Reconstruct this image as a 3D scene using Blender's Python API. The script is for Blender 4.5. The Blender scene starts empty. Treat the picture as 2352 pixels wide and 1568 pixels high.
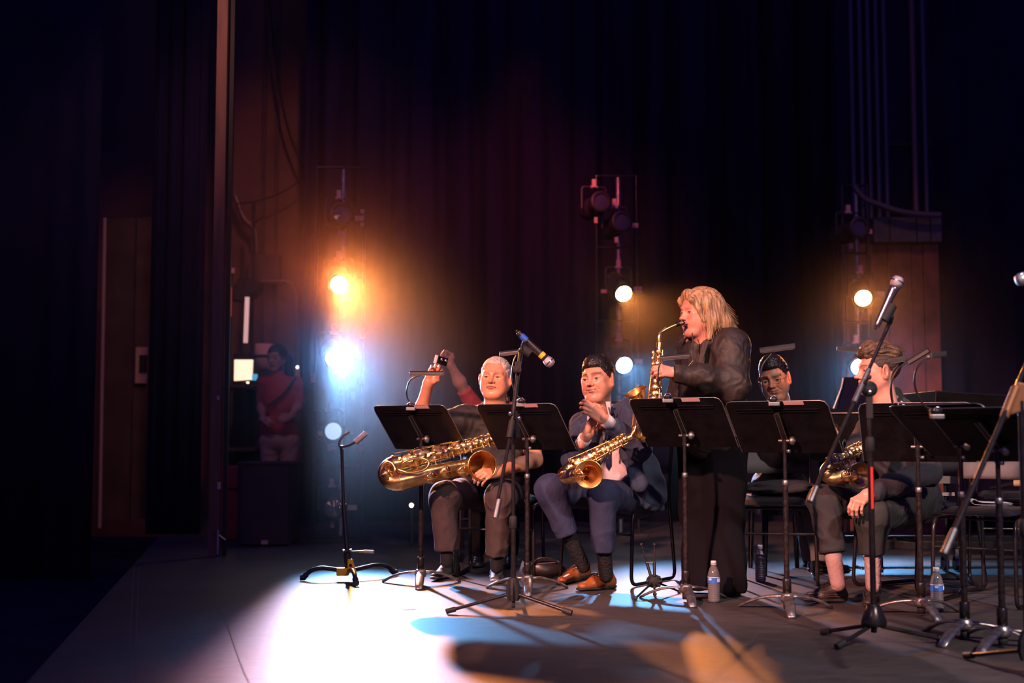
import bpy, math, random
import numpy as np
from mathutils import Vector, Matrix, noise
random.seed(7)
C = bpy.context.scene.collection
PI = math.pi
# ------------------------------------------------------------------ camera
F = 2900.0; HC = 0.85; TH = math.atan(216 / F)          # focal length (px of a 2352 frame), eye height, upward pitch
cd = bpy.data.cameras.new('camera'); cam = bpy.data.objects.new('camera', cd); C.objects.link(cam)
cam.location = (0, 0, HC); cam.rotation_euler = (PI / 2 + TH, 0, 0)
cd.sensor_width = 36; cd.lens = 36 * F / 2352
cd.dof.use_dof = True; cd.dof.focus_distance = 6.7; cd.dof.aperture_fstop = 1.6
cd.clip_end = 100
sc = bpy.context.scene; sc.camera = cam
sc.view_settings.view_transform = 'Standard'; sc.view_settings.look = 'None'
sc.view_settings.exposure = 0.0; sc.view_settings.gamma = 1.0
sc.view_settings.use_curve_mapping = False
try:
    sc.cycles.use_denoising = True
    sc.cycles.max_bounces = 6; sc.cycles.diffuse_bounces = 2; sc.cycles.glossy_bounces = 3
    sc.cycles.transmission_bounces = 6; sc.cycles.transparent_max_bounces = 8
    sc.cycles.sample_clamp_indirect = 4; sc.cycles.caustics_reflective = False; sc.cycles.caustics_refractive = False
    sc.cycles.volume_bounces = 0; sc.cycles.volume_step_rate = 3; sc.cycles.volume_max_steps = 64
    sc.cycles.use_adaptive_sampling = True; sc.cycles.adaptive_threshold = .04
except Exception:
    pass
def W(px, py, Y):
    """world point on the upright plane at stage depth Y that this pixel of the photograph shows"""
    u = (px - 1176) / F; v = (784 - py) / F
    dy = math.cos(TH) - v * math.sin(TH); dz = math.sin(TH) + v * math.cos(TH)
    return Vector((u / dy * Y, Y, HC + dz / dy * Y))
def G(px, py):
    u = (px - 1176) / F; v = (784 - py) / F
    dy = math.cos(TH) - v * math.sin(TH); dz = math.sin(TH) + v * math.cos(TH)
    t = -HC / dz
    return Vector((u * t, dy * t, 0))
# ------------------------------------------------------------------ world
wd = bpy.data.worlds.new('world'); sc.world = wd; wd.use_nodes = True
wd.node_tree.nodes['Background'].inputs[0].default_value = (0.10, 0.06, 1.0, 1)
wd.node_tree.nodes['Background'].inputs[1].default_value = 0.16
# ------------------------------------------------------------------ lights
def area(name, loc, tgt, sx, sy, col, power):
    l = bpy.data.lights.new(name, 'AREA'); l.shape = 'RECTANGLE'; l.size = sx; l.size_y = sy
    l.color = col; l.energy = power
    o = bpy.data.objects.new(name, l); C.objects.link(o); o.location = loc
    o.rotation_euler = (Vector(tgt) - Vector(loc)).to_track_quat('-Z', 'Y').to_euler()
    return o
def spot(name, loc, tgt, deg, blend, col, power, r=0.06):
    l = bpy.data.lights.new(name, 'SPOT'); l.spot_size = math.radians(deg); l.spot_blend = blend
    l.color = col; l.energy = power; l.shadow_soft_size = r
    o = bpy.data.objects.new(name, l); C.objects.link(o); o.location = loc
    o.rotation_euler = (Vector(tgt) - Vector(loc)).to_track_quat('-Z', 'Y').to_euler()
    return o
def beam_mask(o, a, b):
    """side mask added to shape the light pool: fades the beam out between the slopes a and b towards local +x"""
    l = o.data; l.use_nodes = True; nt = l.node_tree; em = nt.nodes['Emission']; N = nt.nodes.new; L = nt.links.new
    tc = N('ShaderNodeTexCoord'); sp = N('ShaderNodeSeparateXYZ'); L(tc.outputs['Normal'], sp.inputs[0])
    ab = N('ShaderNodeMath'); ab.operation = 'ABSOLUTE'; L(sp.outputs['Z'], ab.inputs[0])
    dv = N('ShaderNodeMath'); dv.operation = 'DIVIDE'; L(sp.outputs['X'], dv.inputs[0]); L(ab.outputs[0], dv.inputs[1])
    mr = N('ShaderNodeMapRange'); mr.interpolation_type = 'SMOOTHSTEP'; mr.inputs['From Min'].default_value = a; mr.inputs['From Max'].default_value = b
    mr.inputs['To Min'].default_value = 1; mr.inputs['To Max'].default_value = 0; L(dv.outputs[0], mr.inputs[0]); L(mr.outputs[0], em.inputs['Strength'])
ORANGE = (1.0, 0.29, 0.065); BLUE = (0.16, 0.50, 1.0)
P_O1, P_B1, P_O2, P_B2, P_O3, P_B3 = 2300, 1900, 550, 450, 280, 250
GLOW1 = (.20, .09); GLOW2 = (.012, .015)
# front-of-house stage lights, out of frame; they cover the players and leave the far left dark
spot('front_wash_left', (-4.2, -1.5, 5.2), (.9, 7.0, 1.0), 22, .6, (1.0, .42, .31), 9500, .2)
spot('front_wash_right', (3.8, -1.5, 5.6), (2.2, 5.6, .3), 36, .8, (1.0, .80, .72), 2600, .25)
spot('overhead_wash', (2.2, 5.4, 7.5), (1.5, 6.2, 0), 60, .8, (.95, .86, .95), 200, .4)
area('front_fill', (-1.0, -4.0, 4.0), (-1.0, 9, 1.0), 4, 2, (1.0, .55, .45), 55)  # unseen dim fill added to brighten the post and floor at the left
spot('backdrop_red', (.1, 9.0, 3.6), (.0, 12.6, 2.3), 66, 1.0, (1.0, .14, .13), 300, .2)  # unseen red spot added behind the players to tint the backdrop
# unseen warm spots added to brighten the wings and the right column
spot('wings_fill', (-1.9, 7.2, 4.6), (-3.4, 12.3, 1.6), 55, 1.0, (1.0, .42, .30), 170, .15)
spot('wings_fill', (-1.0, 8.6, 5.8), (-2.35, 13.2, 2.6), 48, 1.0, (1.0, .30, .24), 260, .15)
spot('wings_fill', (2.7, 8.9, 4.6), (3.7, 11.0, 1.6), 46, 1.0, (1.0, .30, .12), 60, .15)

# ------------------------------------------------------------------ materials
M = {}
def mat(name, col, rough=0.5, metal=0.0, bump=0.0, bscale=40.0, var=0.0, vscale=8.0, spec=0.5, sheen=0.0, coat=0.0,
        stretch=(1, 1, 1), sss=0.0, emit=None, estr=0.0, trans=0.0, attr=False, alpha=1.0, bdist=0.002):
    m = bpy.data.materials.new(name); m.use_nodes = True; nt = m.node_tree; b = nt.nodes['Principled BSDF']
    b.inputs['Base Color'].default_value = (*col, 1); b.inputs['Roughness'].default_value = rough
    b.inputs['Metallic'].default_value = metal; b.inputs['Specular IOR Level'].default_value = spec
    if sheen: b.inputs['Sheen Weight'].default_value = sheen
    if coat: b.inputs['Coat Weight'].default_value = coat
    if sss: b.inputs['Subsurface Weight'].default_value = sss; b.inputs['Subsurface Radius'].default_value = (.012, .005, .003); b.inputs['Subsurface Scale'].default_value = 1
    if trans: b.inputs['Transmission Weight'].default_value = trans
    if alpha < 1: b.inputs['Alpha'].default_value = alpha
    if emit: b.inputs['Emission Color'].default_value = (*emit, 1); b.inputs['Emission Strength'].default_value = estr
    tc = nt.nodes.new('ShaderNodeTexCoord'); mp = nt.nodes.new('ShaderNodeMapping'); mp.inputs['Scale'].default_value = stretch
    nt.links.new(tc.outputs['Object'], mp.inputs[0])
    src = None
    if attr:
        a = nt.nodes.new('ShaderNodeAttribute'); a.attribute_name = 'col'; src = a.outputs['Color']
        nt.links.new(src, b.inputs['Base Color'])
    if var:
        n = nt.nodes.new('ShaderNodeTexNoise'); n.inputs['Scale'].default_value = vscale; n.inputs['Detail'].default_value = 5
        nt.links.new(mp.outputs[0], n.inputs['Vector'])
        mr = nt.nodes.new('ShaderNodeMapRange'); mr.inputs['From Min'].default_value = .3; mr.inputs['From Max'].default_value = .7
        mr.inputs['To Min'].default_value = 1 - var; mr.inputs['To Max'].default_value = 1 + var
        nt.links.new(n.outputs[0], mr.inputs[0])
        mx = nt.nodes.new('ShaderNodeVectorMath'); mx.operation = 'SCALE'
        if src: nt.links.new(src, mx.inputs[0])
        else: mx.inputs[0].default_value = col
        nt.links.new(mr.outputs[0], mx.inputs['Scale']); nt.links.new(mx.outputs[0], b.inputs['Base Color'])
    if bump:
        n = nt.nodes.new('ShaderNodeTexNoise'); n.inputs['Scale'].default_value = bscale; n.inputs['Detail'].default_value = 4
        nt.links.new(mp.outputs[0], n.inputs['Vector'])
        bp = nt.nodes.new('ShaderNodeBump'); bp.inputs['Strength'].default_value = bump; bp.inputs['Distance'].default_value = bdist
        nt.links.new(n.outputs[0], bp.inputs['Height']); nt.links.new(bp.outputs[0], b.inputs['Normal'])
    M[name] = m
    return m
mat('curtain', (0.018, 0.013, 0.040), .95, var=.3, vscale=3, stretch=(3, 3, .2), bump=.3, bscale=60, spec=.1)
mat('curtain_dark', (0.012, 0.010, 0.038), .95, var=.2, vscale=3, spec=.1)
mat('black_paint', (0.015, 0.014, 0.016), .38, bump=.25, bscale=300, var=.3, vscale=20)
mat('black_matte', (0.012, 0.012, 0.014), .75, bump=.2, bscale=200)
mat('black_metal', (0.035, 0.030, 0.030), .28, metal=.6, var=.3, vscale=40)
mat('desk_metal', (0.006, 0.005, 0.007), .5, spec=.16, bump=.25, bscale=120, var=.4, vscale=15)
mat('edge_metal', (0.30, 0.28, 0.28), .35, metal=.8)
mat('chrome', (0.75, 0.73, 0.72), .18, metal=1)
mat('cast_metal', (0.42, 0.39, 0.37), .36, metal=.9, bump=.3, bscale=90, var=.4, vscale=30)
mat('dull_steel', (0.25, 0.24, 0.24), .45, metal=.9, var=.3, vscale=20)
mat('worn_pole', (0.035, 0.026, 0.024), .30, metal=.5, bump=.4, bscale=150, var=.6, vscale=60)
mat('yellow_plastic', (0.85, 0.42, 0.02), .4)
mat('rubber', (0.02, 0.02, 0.02), .6)
mat('grey_foam', (0.5, 0.48, 0.48), .6)
mat('pink_tape', (0.55, 0.36, 0.36), .8, bump=.2, bscale=300)
mat('mesh_metal', (0.62, 0.55, 0.58), .38, metal=.85, bump=.9, bscale=900)
mat('mic_body', (0.05, 0.045, 0.05), .25, metal=.5)
mat('mic_shiny', (0.32, 0.28, 0.30), .2, metal=.9)
mat('blue_band', (0.02, 0.10, 0.55), .5)
mat('yellow_band', (0.9, 0.5, 0.02), .5)
mat('green_band', (0.01, 0.12, 0.09), .4)
mat('red_tape', (0.75, 0.03, 0.02), .5)
mat('vinyl', (0.022, 0.021, 0.024), .3, bump=.3, bscale=120)
mat('grey_fabric', (0.13, 0.12, 0.125), .8, bump=.4, bscale=400, var=.15)
mat('plastic_clear', (0.75, 0.77, 0.8), .05, trans=.82, spec=.8)
mat('bottle_water', (0.9, 0.95, 1.0), .0, trans=1.0)
mat('cap_white', (0.8, 0.8, 0.82), .4)
mat('paper', (0.72, 0.66, 0.63), .8)
mat('leather_bag', (0.02, 0.018, 0.02), .35, bump=.5, bscale=50)
mat('plank_brown', (0.13, 0.060, 0.045), .7, var=.3, vscale=6, stretch=(3, 3, .3))
mat('panel_brown', (0.085, 0.05, 0.045), .8, var=.35, vscale=4)
mat('wall_brown', (0.14, 0.075, 0.055), .9, var=.25, vscale=2, bump=.4, bscale=12)
mat('box_brown', (0.17, 0.06, 0.035), .75, var=.45, vscale=5)
mat('grey_box', (0.06, 0.07, 0.08), .7, var=.3, vscale=8)
mat('pipe', (0.08, 0.085, 0.10), .5, metal=.3)
mat('pipe_warm', (0.16, 0.10, 0.08), .5, metal=.3)
mat('lacquer', (0.006, 0.006, 0.007), .12, coat=.5)
mat('fixture_black', (0.02, 0.018, 0.018), .55)
mat('lens_glass', (0.05, 0.05, 0.055), .05, coat=1.0)
mat('tag_pale', (0.55, 0.36, 0.33), .7)
mat('tag_orange', (0.6, 0.2, 0.06), .7)
mat('red_cloth', (0.30, 0.02, 0.03), .9, var=.2)
# ------------------------------------------------------------------ mesh helpers
PM = {}                                     # world matrices of the empties (so parts can be written in world coordinates)
def tag(o, label=None, cat=None, group=None, kind=None):
    if label: o['label'] = label
    if cat: o['category'] = cat
    if group: o['group'] = group
    if kind: o['kind'] = kind
    return o
GROUPS = {'music_stand': 'black music stands in front of the players', 'clip_lamp': 'clip lamps on the music stands', 'microphone_stand': 'boom microphone stands', 'microphone': 'handheld microphones on stands', 'saxophone': 'saxophones of the band', 'person': 'people on and behind the stage', 'light_tower': 'side light towers', 'stage_light': 'stage lights on the towers', 'signal_light': 'tiny signal lights backstage'}
def empty(name, loc, label=None, cat=None, group=None, rz=0.0):
    o = bpy.data.objects.new(name, None); C.objects.link(o); o.empty_display_size = .1
    o.location = loc; o.rotation_euler = (0, 0, rz)
    PM[o.name] = Matrix.Translation(Vector(loc)) @ Matrix.Rotation(rz, 4, 'Z')
    return tag(o, label, cat, group or GROUPS.get(name))
def frame(d, up=(0, 0, 1)):
    """3x3 rotation whose Z column runs along d"""
    z = Vector(d).normalized(); u = Vector(up)
    if abs(z.dot(u)) > .98: u = Vector((0, 1, 0))
    x = u.cross(z).normalized(); y = z.cross(x)
    return Matrix((x, y, z)).transposed()
class MB:
    def __init__(s): s.v = []; s.f = []; s.sm = []
    def add(s, vs, fs, smooth=True):
        b = len(s.v); s.v += [tuple(p) for p in vs]
        for f in fs: s.f.append(tuple(i + b for i in f)); s.sm.append(smooth)
        return s
    def box(s, c, size, R=None, smooth=False):
        R = R or Matrix.Identity(3); c = Vector(c); hx, hy, hz = (q / 2 for q in size)
        vs = [c + R @ Vector((x * hx, y * hy, z * hz)) for x in (-1, 1) for y in (-1, 1) for z in (-1, 1)]
        return s.add(vs, [(0, 1, 3, 2), (4, 6, 7, 5), (0, 4, 5, 1), (2, 3, 7, 6), (0, 2, 6, 4), (1, 5, 7, 3)], smooth)
    def tube(s, pts, r, seg=10, cap=True, closed=False, flat=1.0, up=(0, 0, 1)):
        pts = [Vector(p) for p in pts]; n = len(pts)
        rr = r if hasattr(r, '__len__') else [r] * n
        vs = []; prev = None
        for i, p in enumerate(pts):
            a = pts[(i - 1) % n] if (i or closed) else p; b = pts[(i + 1) % n] if (i < n - 1 or closed) else p
            t = (b - a)
            if t.length < 1e-9: t = Vector((0, 0, 1))
            t.normalize()
            if prev is None:
                R = frame(t, up); x, y = R.col[0].copy(), R.col[1].copy()
            else:
                x = prev - t * prev.dot(t); x.normalize(); y = t.cross(x)
            prev = x.copy()
            for k in range(seg):
                an = 2 * PI * k / seg
                vs.append(p + (x * math.cos(an) + y * math.sin(an) * flat) * rr[i])
        fs = []
        m = n if closed else n - 1
        for i in range(m):
            for k in range(seg):
                a = i * seg + k; b = i * seg + (k + 1) % seg; c = ((i + 1) % n) * seg + (k + 1) % seg; d = ((i + 1) % n) * seg + k
                fs.append((a, b, c, d))
        s.add(vs, fs)
        if cap and not closed:
            s.add(vs[:seg][::-1], [tuple(range(seg))], False); s.add(vs[-seg:], [tuple(range(seg))], False)
        return s
    def lathe(s, prof, o=(0, 0, 0), d=(0, 0, 1), seg=20, sx=1, smooth=True):
        R = frame(d); o = Vector(o); vs = []
        for (r, h) in prof:
            for k in range(seg):
                an = 2 * PI * k / seg
                vs.append(o + R @ Vector((r * math.cos(an) * sx, r * math.sin(an), h)))
        fs = [(i * seg + k, i * seg + (k + 1) % seg, (i + 1) * seg + (k + 1) % seg, (i + 1) * seg + k) for i in range(len(prof) - 1) for k in range(seg)]
        return s.add(vs, fs, smooth)
    def ball(s, c, r, R=None, seg=14, rings=9):
        R = R or Matrix.Identity(3); c = Vector(c); r = r if hasattr(r, '__len__') else (r, r, r)
        vs = []
        for i in range(rings + 1):
            th = PI * i / rings
            for k in range(seg):
                an = 2 * PI * k / seg
                vs.append(c + R @ Vector((r[0] * math.sin(th) * math.cos(an), r[1] * math.sin(th) * math.sin(an), -r[2] * math.cos(th))))
        fs = [(i * seg + k, i * seg + (k + 1) % seg, (i + 1) * seg + (k + 1) % seg, (i + 1) * seg + k) for i in range(rings) for k in range(seg)]
        return s.add(vs, fs)
    def prism(s, poly, o, ux, uy, t, smooth=False):
        """polygon (2-D) on axes ux, uy through o, extruded by t along ux x uy (centred)"""
        o = Vector(o); ux = Vector(ux).normalized(); uy = Vector(uy).normalized(); w = ux.cross(uy) * (t / 2)
        n = len(poly); a = [o + ux * x + uy * y - w for x, y in poly]; b = [p + w * 2 for p in a]
        fs = [tuple(range(n))[::-1], tuple(range(n, 2 * n))] + [(i, (i + 1) % n, n + (i + 1) % n, n + i) for i in range(n)]
        return s.add(a + b, fs, smooth)
    def build(s, name, m, parent=None, world=True, bevel=0.0, label=None, kind=None):
        vs = s.v
        if parent is not None and world:
            inv = PM[parent.name].inverted(); vs = [tuple(inv @ Vector(p)) for p in vs]
        me = bpy.data.meshes.new(name); me.from_pydata(vs, [], s.f)
        me.polygons.foreach_set('use_smooth', s.sm); me.update()
        me.materials.append(M[m] if isinstance(m, str) else m)
        o = bpy.data.objects.new(name, me); C.objects.link(o)
        if parent is not None:
            o.parent = parent; PM[o.name] = PM[parent.name]
        else:
            PM[o.name] = Matrix.Identity(4)
        if bevel:
            b = o.modifiers.new('bevel', 'BEVEL'); b.width = bevel; b.segments = 2; b.limit_method = 'ANGLE'; b.angle_limit = .6
        return tag(o, label, kind=kind)
def bez(pts, n=16):
    """smooth curve through points (Catmull-Rom)"""
    P = [Vector(p) for p in pts]; P = [P[0] * 2 - P[1]] + P + [P[-1] * 2 - P[-2]]
    out = []
    segs = len(P) - 3; per = max(2, n // segs)
    for i in range(segs):
        for k in range(per):
            t = k / per
            a, b, c, d = P[i:i + 4]
            out.append(.5 * ((2 * b) + (c - a) * t + (2 * a - 5 * b + 4 * c - d) * t * t + (3 * b - a - 3 * c + d) * t ** 3))
    out.append(P[-2])
    return out
def fillet(pts, r, n=5):
    """polyline with rounded corners"""
    P = [Vector(p) for p in pts]; out = [P[0]]
    for i in range(1, len(P) - 1):
        a, b, c = P[i - 1], P[i], P[i + 1]
        d1 = (a - b).normalized(); d2 = (c - b).normalized(); rr = min(r, (a - b).length * .49, (c - b).length * .49)
        s, e = b + d1 * rr, b + d2 * rr
        for k in range(n + 1):
            t = k / n; out.append(s * (1 - t) ** 2 + b * 2 * t * (1 - t) + e * t * t)
    out.append(P[-1]); return out
def copy_tree(o, loc=None, parent=None, rz=None):
    c = o.copy(); C.objects.link(c)
    if parent is not None: c.parent = parent
    for ch in [x for x in bpy.data.objects if x.parent == o]: copy_tree(ch, None, c)
    if loc is not None: c.location = loc
    if rz is not None: c.rotation_euler = (0, 0, rz)
    if loc is not None: PM[c.name] = Matrix.Translation(Vector(loc)) @ Matrix.Rotation(rz or 0, 4, 'Z')
    return c
# ================================================================== the setting
def floor_mat():
    m = bpy.data.materials.new('stage_floor'); m.use_nodes = True; nt = m.node_tree; L = nt.links.new; N = nt.nodes.new
    b = nt.nodes['Principled BSDF']; tc = N('ShaderNodeTexCoord')
    def noise(scale, stretch, det=6, rough=.6):
        mp = N('ShaderNodeMapping'); mp.inputs['Scale'].default_value = stretch; L(tc.outputs['Object'], mp.inputs[0])
        n = N('ShaderNodeTexNoise'); n.inputs['Scale'].default_value = scale; n.inputs['Detail'].default_value = det; n.inputs['Roughness'].default_value = rough
        L(mp.outputs[0], n.inputs['Vector']); return n
    g = noise(1, (5.0, 60, 1), 10, .85); w = noise(1.2, (1, 1, 1), 6); s = noise(60, (.4, 1.6, 1), 3)
    r = N('ShaderNodeValToRGB'); e = r.color_ramp.elements
    e[0].position = .36; e[0].color = (.013, .011, .011, 1); e[1].position = .66; e[1].color = (.115, .100, .095, 1)
    L(g.outputs[0], r.inputs[0])
    r2 = N('ShaderNodeMapRange'); r2.inputs['From Min'].default_value = .3; r2.inputs['From Max'].default_value = .7
    r2.inputs['To Min'].default_value = .75; r2.inputs['To Max'].default_value = 1.25; L(w.outputs[0], r2.inputs[0])
    mx = N('ShaderNodeVectorMath'); mx.operation = 'SCALE'; L(r.outputs[0], mx.inputs[0]); L(r2.outputs[0], mx.inputs['Scale'])
    # fine pale scratches
    vor = N('ShaderNodeTexWave'); vor.wave_type = 'BANDS'; vor.inputs['Scale'].default_value = .9; vor.inputs['Distortion'].default_value = 14
    vor.inputs['Detail'].default_value = 4; vor.inputs['Detail Scale'].default_value = .7
    mp = N('ShaderNodeMapping'); mp.inputs['Rotation'].default_value = (0, 0, .7); L(tc.outputs['Object'], mp.inputs[0]); L(mp.outputs[0], vor.inputs['Vector'])
    sr = N('ShaderNodeMapRange'); sr.inputs['From Min'].default_value = .9992; sr.inputs['From Max'].default_value = 1.0; L(vor.outputs['Fac'], sr.inputs[0])
    sm = N('ShaderNodeMath'); sm.operation = 'MULTIPLY'; sm.inputs[1].default_value = .22; L(sr.outputs[0], sm.inputs[0])
    mix = N('ShaderNodeMix'); mix.data_type = 'RGBA'; L(sm.outputs[0], mix.inputs[0]); L(mx.outputs[0], mix.inputs[6]); mix.inputs[7].default_value = (.22, .2, .2, 1)
    L(mix.outputs[2], b.inputs['Base Color'])
    rr = N('ShaderNodeMapRange'); rr.inputs['To Min'].default_value = .42; rr.inputs['To Max'].default_value = .62; L(s.outputs[0], rr.inputs[0])
    L(rr.outputs[0], b.inputs['Roughness']); b.inputs['Specular IOR Level'].default_value = .5
    bp = N('ShaderNodeBump'); bp.inputs['Strength'].default_value = .35; bp.inputs['Distance'].default_value = .0015
    L(g.outputs[0], bp.inputs['Height']); L(bp.outputs[0], b.inputs['Normal'])
    M['stage_floor'] = m
floor_mat()
# stage floor: its left edge runs where the photograph shows the floor ending
e0, e1 = G(368, 1228), G(60, 1568)
dirv = (e1 - e0).normalized(); pa = e1 + dirv * 6; pb = e0 - dirv * 6
m = MB()
poly = [(pa.x, pa.y), (9, pa.y), (9, 15), (pb.x, pb.y)]
m.prism(poly, (0, 0, -.03), (1, 0, 0), (0, 1, 0), .06)
tag(m.build('floor', 'stage_floor', bevel=0), 'dark scuffed wooden stage floor', kind='structure')
m = MB().box((-6, 5, -.35), (16, 24, .1)); tag(m.build('floor', 'curtain_dark'), 'black lower floor beyond the stage edge', kind='structure')
def curtain(name, x0, x1, y, z0, z1, amp, pitch, material, seed=0, yaw=0.0, kind='structure', label=None, cat=None):
    rnd = random.Random(seed); n = max(8, int((x1 - x0) / pitch * 10)); vs = []; fs = []
    ph = [rnd.uniform(0, 6.28) for _ in range(4)]
    for i in range(n + 1):
        x = x0 + (x1 - x0) * i / n; s = (x - x0)
        d = amp * (math.sin(2 * PI * s / pitch + ph[0] + 1.3 * math.sin(s * 1.7 / pitch + ph[1])) + .4 * math.sin(2 * PI * s / pitch * 2.3 + ph[2]))
        dx = (x - x0)
        for z, kf in ((z0, 1.0), ((z0 + z1) / 2, .85), (z1, .6)):
            vs.append((x0 + dx * math.cos(yaw) - d * kf * math.sin(yaw), y + dx * math.sin(yaw) + d * kf * math.cos(yaw), z))
    for i in range(n):
        for j in range(2):
            a = i * 3 + j; fs.append((a, a + 3, a + 4, a + 1))
    mb = MB().add(vs, fs); o = mb.build(name, material)
    so = o.modifiers.new('thick', 'SOLIDIFY'); so.thickness = .01
    return tag(o, label, cat, kind=kind)
# backdrop and side masking
curtain('wall_back', -2.08, 12, 12.6, 0, 9, .10, .42, 'curtain', 1, label='black pleated backdrop curtain')
curtain('wall_right', 3.62, 9, 11.2, 0, 9, .06, .5, 'curtain_dark', 2, label='black curtain behind the piano')
curtain('wall_left', -8.0, -3.36, 10.2, -.3, 9, .05, .6, 'curtain_dark', 3, label='black masking curtain at the far left')
# black leg between the pale frame and the brown plank
x0 = W(340, 900, 11.0).x; x1 = W(462, 900, 11.0).x
curtain('masking_curtain', x0, x1, 11.0, 0, 9, .035, .16, 'curtain_dark', 5, kind='thing', label='black masking curtain between the pale door frame and the brown post', cat='curtain')
m = MB().box((-4.0, 14.6, 4.0), (14, .1, 10)); m.build('wall_side', 'wall_brown', kind='structure', label='dim brown backstage wall')
m = MB().box((-1.97, 13.0, 4.5), (.35, .3, 9)); m.build('trim_1', 'panel_brown', kind='structure', label='brown pilaster at the end of the backstage wall')
x0 = W(532, 600, 13.2).x; x1 = W(704, 600, 13.2).x
m = MB().box(((x0 + x1) / 2, 13.25, 4.5), (x1 - x0, .12, 9)); m.build('wall_backstage', 'wall_brown', kind='structure', label='brown backstage wall')
for k, px in enumerate((604, 634)):
    xx = W(px, 600, 13.2).x; MB().box((xx, 13.17, 4.5), (.035, .03, 9)).build('trim_%d' % (k + 2), 'panel_brown', kind='structure')
# pale door frame on the far left
D = 12.3
t = empty('door_frame', G(236, 1205), 'tall dim brown door frame panels with one bright edge at the far left', 'door frame')
def vslab(pxa, pxb, pya, pyb, Y, dep, mt, nm, par, bev=.0):
    a = W(pxa, pya, Y); b = W(pxb, pyb, Y)
    return MB().box(((a.x + b.x) / 2, Y + dep / 2, (a.z + b.z) / 2), (abs(b.x - a.x), dep, abs(a.z - b.z))).build(nm, mt, par, bevel=bev)
vslab(246, 296, 500, 1195, D, .05, 'panel_brown', 'panel', t); vslab(304, 336, 500, 1190, D + .1, .05, 'panel_brown', 'panel', t)
a = W(241, 500, D - .02); b = W(229, 1212, D - .02)
MB().tube([b, a], .017, 8).build('edge_strip', 'tag_pale', t, label='bright pale vertical edge strip')
vslab(312, 336, 797, 880, D + .04, .03, 'tag_pale', 'notice_board', t)
vslab(320, 336, 815, 855, D + .02, .03, 'black_matte', 'dark_panel', t)
# brown post in the middle left, with cleat and rope
t = empty('scenery_post', G(498, 1278), 'tall brown wooden post with a metal cleat at its foot, left of the light tower', 'post')
Y = G(498, 1278).y
a = W(487, 1278, Y); b = W(520, 0, Y)
MB().box(((a.x + b.x) / 2 - .01, Y + .03, 4), (.075, .05, 8.0)).build('plank', 'plank_brown', t)
MB().box(((a.x + b.x) / 2 + .055, Y + .06, 4), (.03, .03, 8.0)).build('rail', 'black_matte', t)
c = W(500, 1240, Y - .02); m = MB(); m.tube([c + Vector((0, 0, -.10)), c + Vector((0, 0, .07))], .013, 8); m.tube([c + Vector((0, 0, .04)), c + Vector((.055, 0, -.0))], .008, 6)
m.build('cleat', 'edge_metal', t)
c = W(503, 1115, Y - .02); MB().box(c, (.02, .02, .05)).build('bracket', 'tag_pale', t)
c = W(502, 914, Y - .02); MB().box(c, (.02, .02, .03)).build('latch', 'edge_metal', t)
# thin floor scratches, tape lines
def floor_line(pts, w, name='tape_line', mt='pink_tape', **k):
    P = [G(*p) for p in pts]; vs = []; fs = []
    for i, p in enumerate(P):
        a = P[max(0, i - 1)]; b = P[min(len(P) - 1, i + 1)]; t_ = (b - a).normalized(); n_ = Vector((-t_.y, t_.x, 0)) * w / 2
        vs += [p + n_ + Vector((0, 0, .0012)), p - n_ + Vector((0, 0, .0012))]
    for i in range(len(P) - 1): fs.append((2 * i, 2 * i + 1, 2 * i + 3, 2 * i + 2))
    return MB().add(vs, fs).build(name, mt)
mat('chalk', (.13, .11, .10), .9)
for pts, lb in (([(308, 1295), (303, 1380), (299, 1450), (303, 1470), (294, 1520), (296, 1568)], 'wavy pale scratch along the left of the stage floor'),
                ([(318, 1310), (315, 1400), (311, 1490), (310, 1568)], 'straight pale scratch just right of the wavy one on the stage floor'),
                ([(489, 1380), (518, 1425), (540, 1490), (560, 1545), (572, 1568)], 'pale curved scratch left of the bright light pool')):
    o = floor_line(pts, .0035, 'floor_scratch', 'chalk'); tag(o, lb, 'scratch')
o = floor_line([(925, 1400), (955, 1399)], .035, 'tape_mark', 'black_matte'); tag(o, 'small dark tape mark inside the bright light pool', 'tape')
# ---------------------------------------------------------------- backstage bits between post and tower
def cable(name, pts, r, mt, label, cat='cable'):
    o = MB().tube(bez(pts, 8 * len(pts)), r, 7).build(name, mt); return tag(o, label, cat)
cable('hanging_cable', [W(617, -20, 12.9), W(632, 130, 12.9), W(655, 270, 12.9), W(690, 370, 12.9), W(735, 450, 12.9)], .012, 'black_matte', 'long black cable curving down the brown wall from the top of the frame')
cable('hanging_cable', [W(540, 468, 12.9), W(590, 462, 12.9), W(650, 440, 12.9), W(712, 398, 12.9)], .008, 'black_matte', 'thin black cable sagging across the brown wall to the light tower')
cable('wall_conduit', [W(540, 450, 13.0), W(560, 500, 13.0), W(585, 530, 13.0), W(590, 582, 13.0)], .03, 'pipe_warm', 'short bent conduit on the brown wall above the grey box', 'pipe')
cable('wall_conduit', [W(684, 880, 13.0), W(684, 700, 13.0), W(678, 665, 13.0), W(660, 648, 13.0), W(600, 646, 13.0)], .02, 'pipe_warm', 'arched thin conduit on the brown wall left of the orange lamp', 'pipe')
m = MB(); c = W(609, 618, 13.05); m.box(c, (.32, .12, .29)); tag(m.build('junction_box', 'panel_brown', bevel=.005), 'brown junction box fixed to the backstage wall', 'box')
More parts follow.
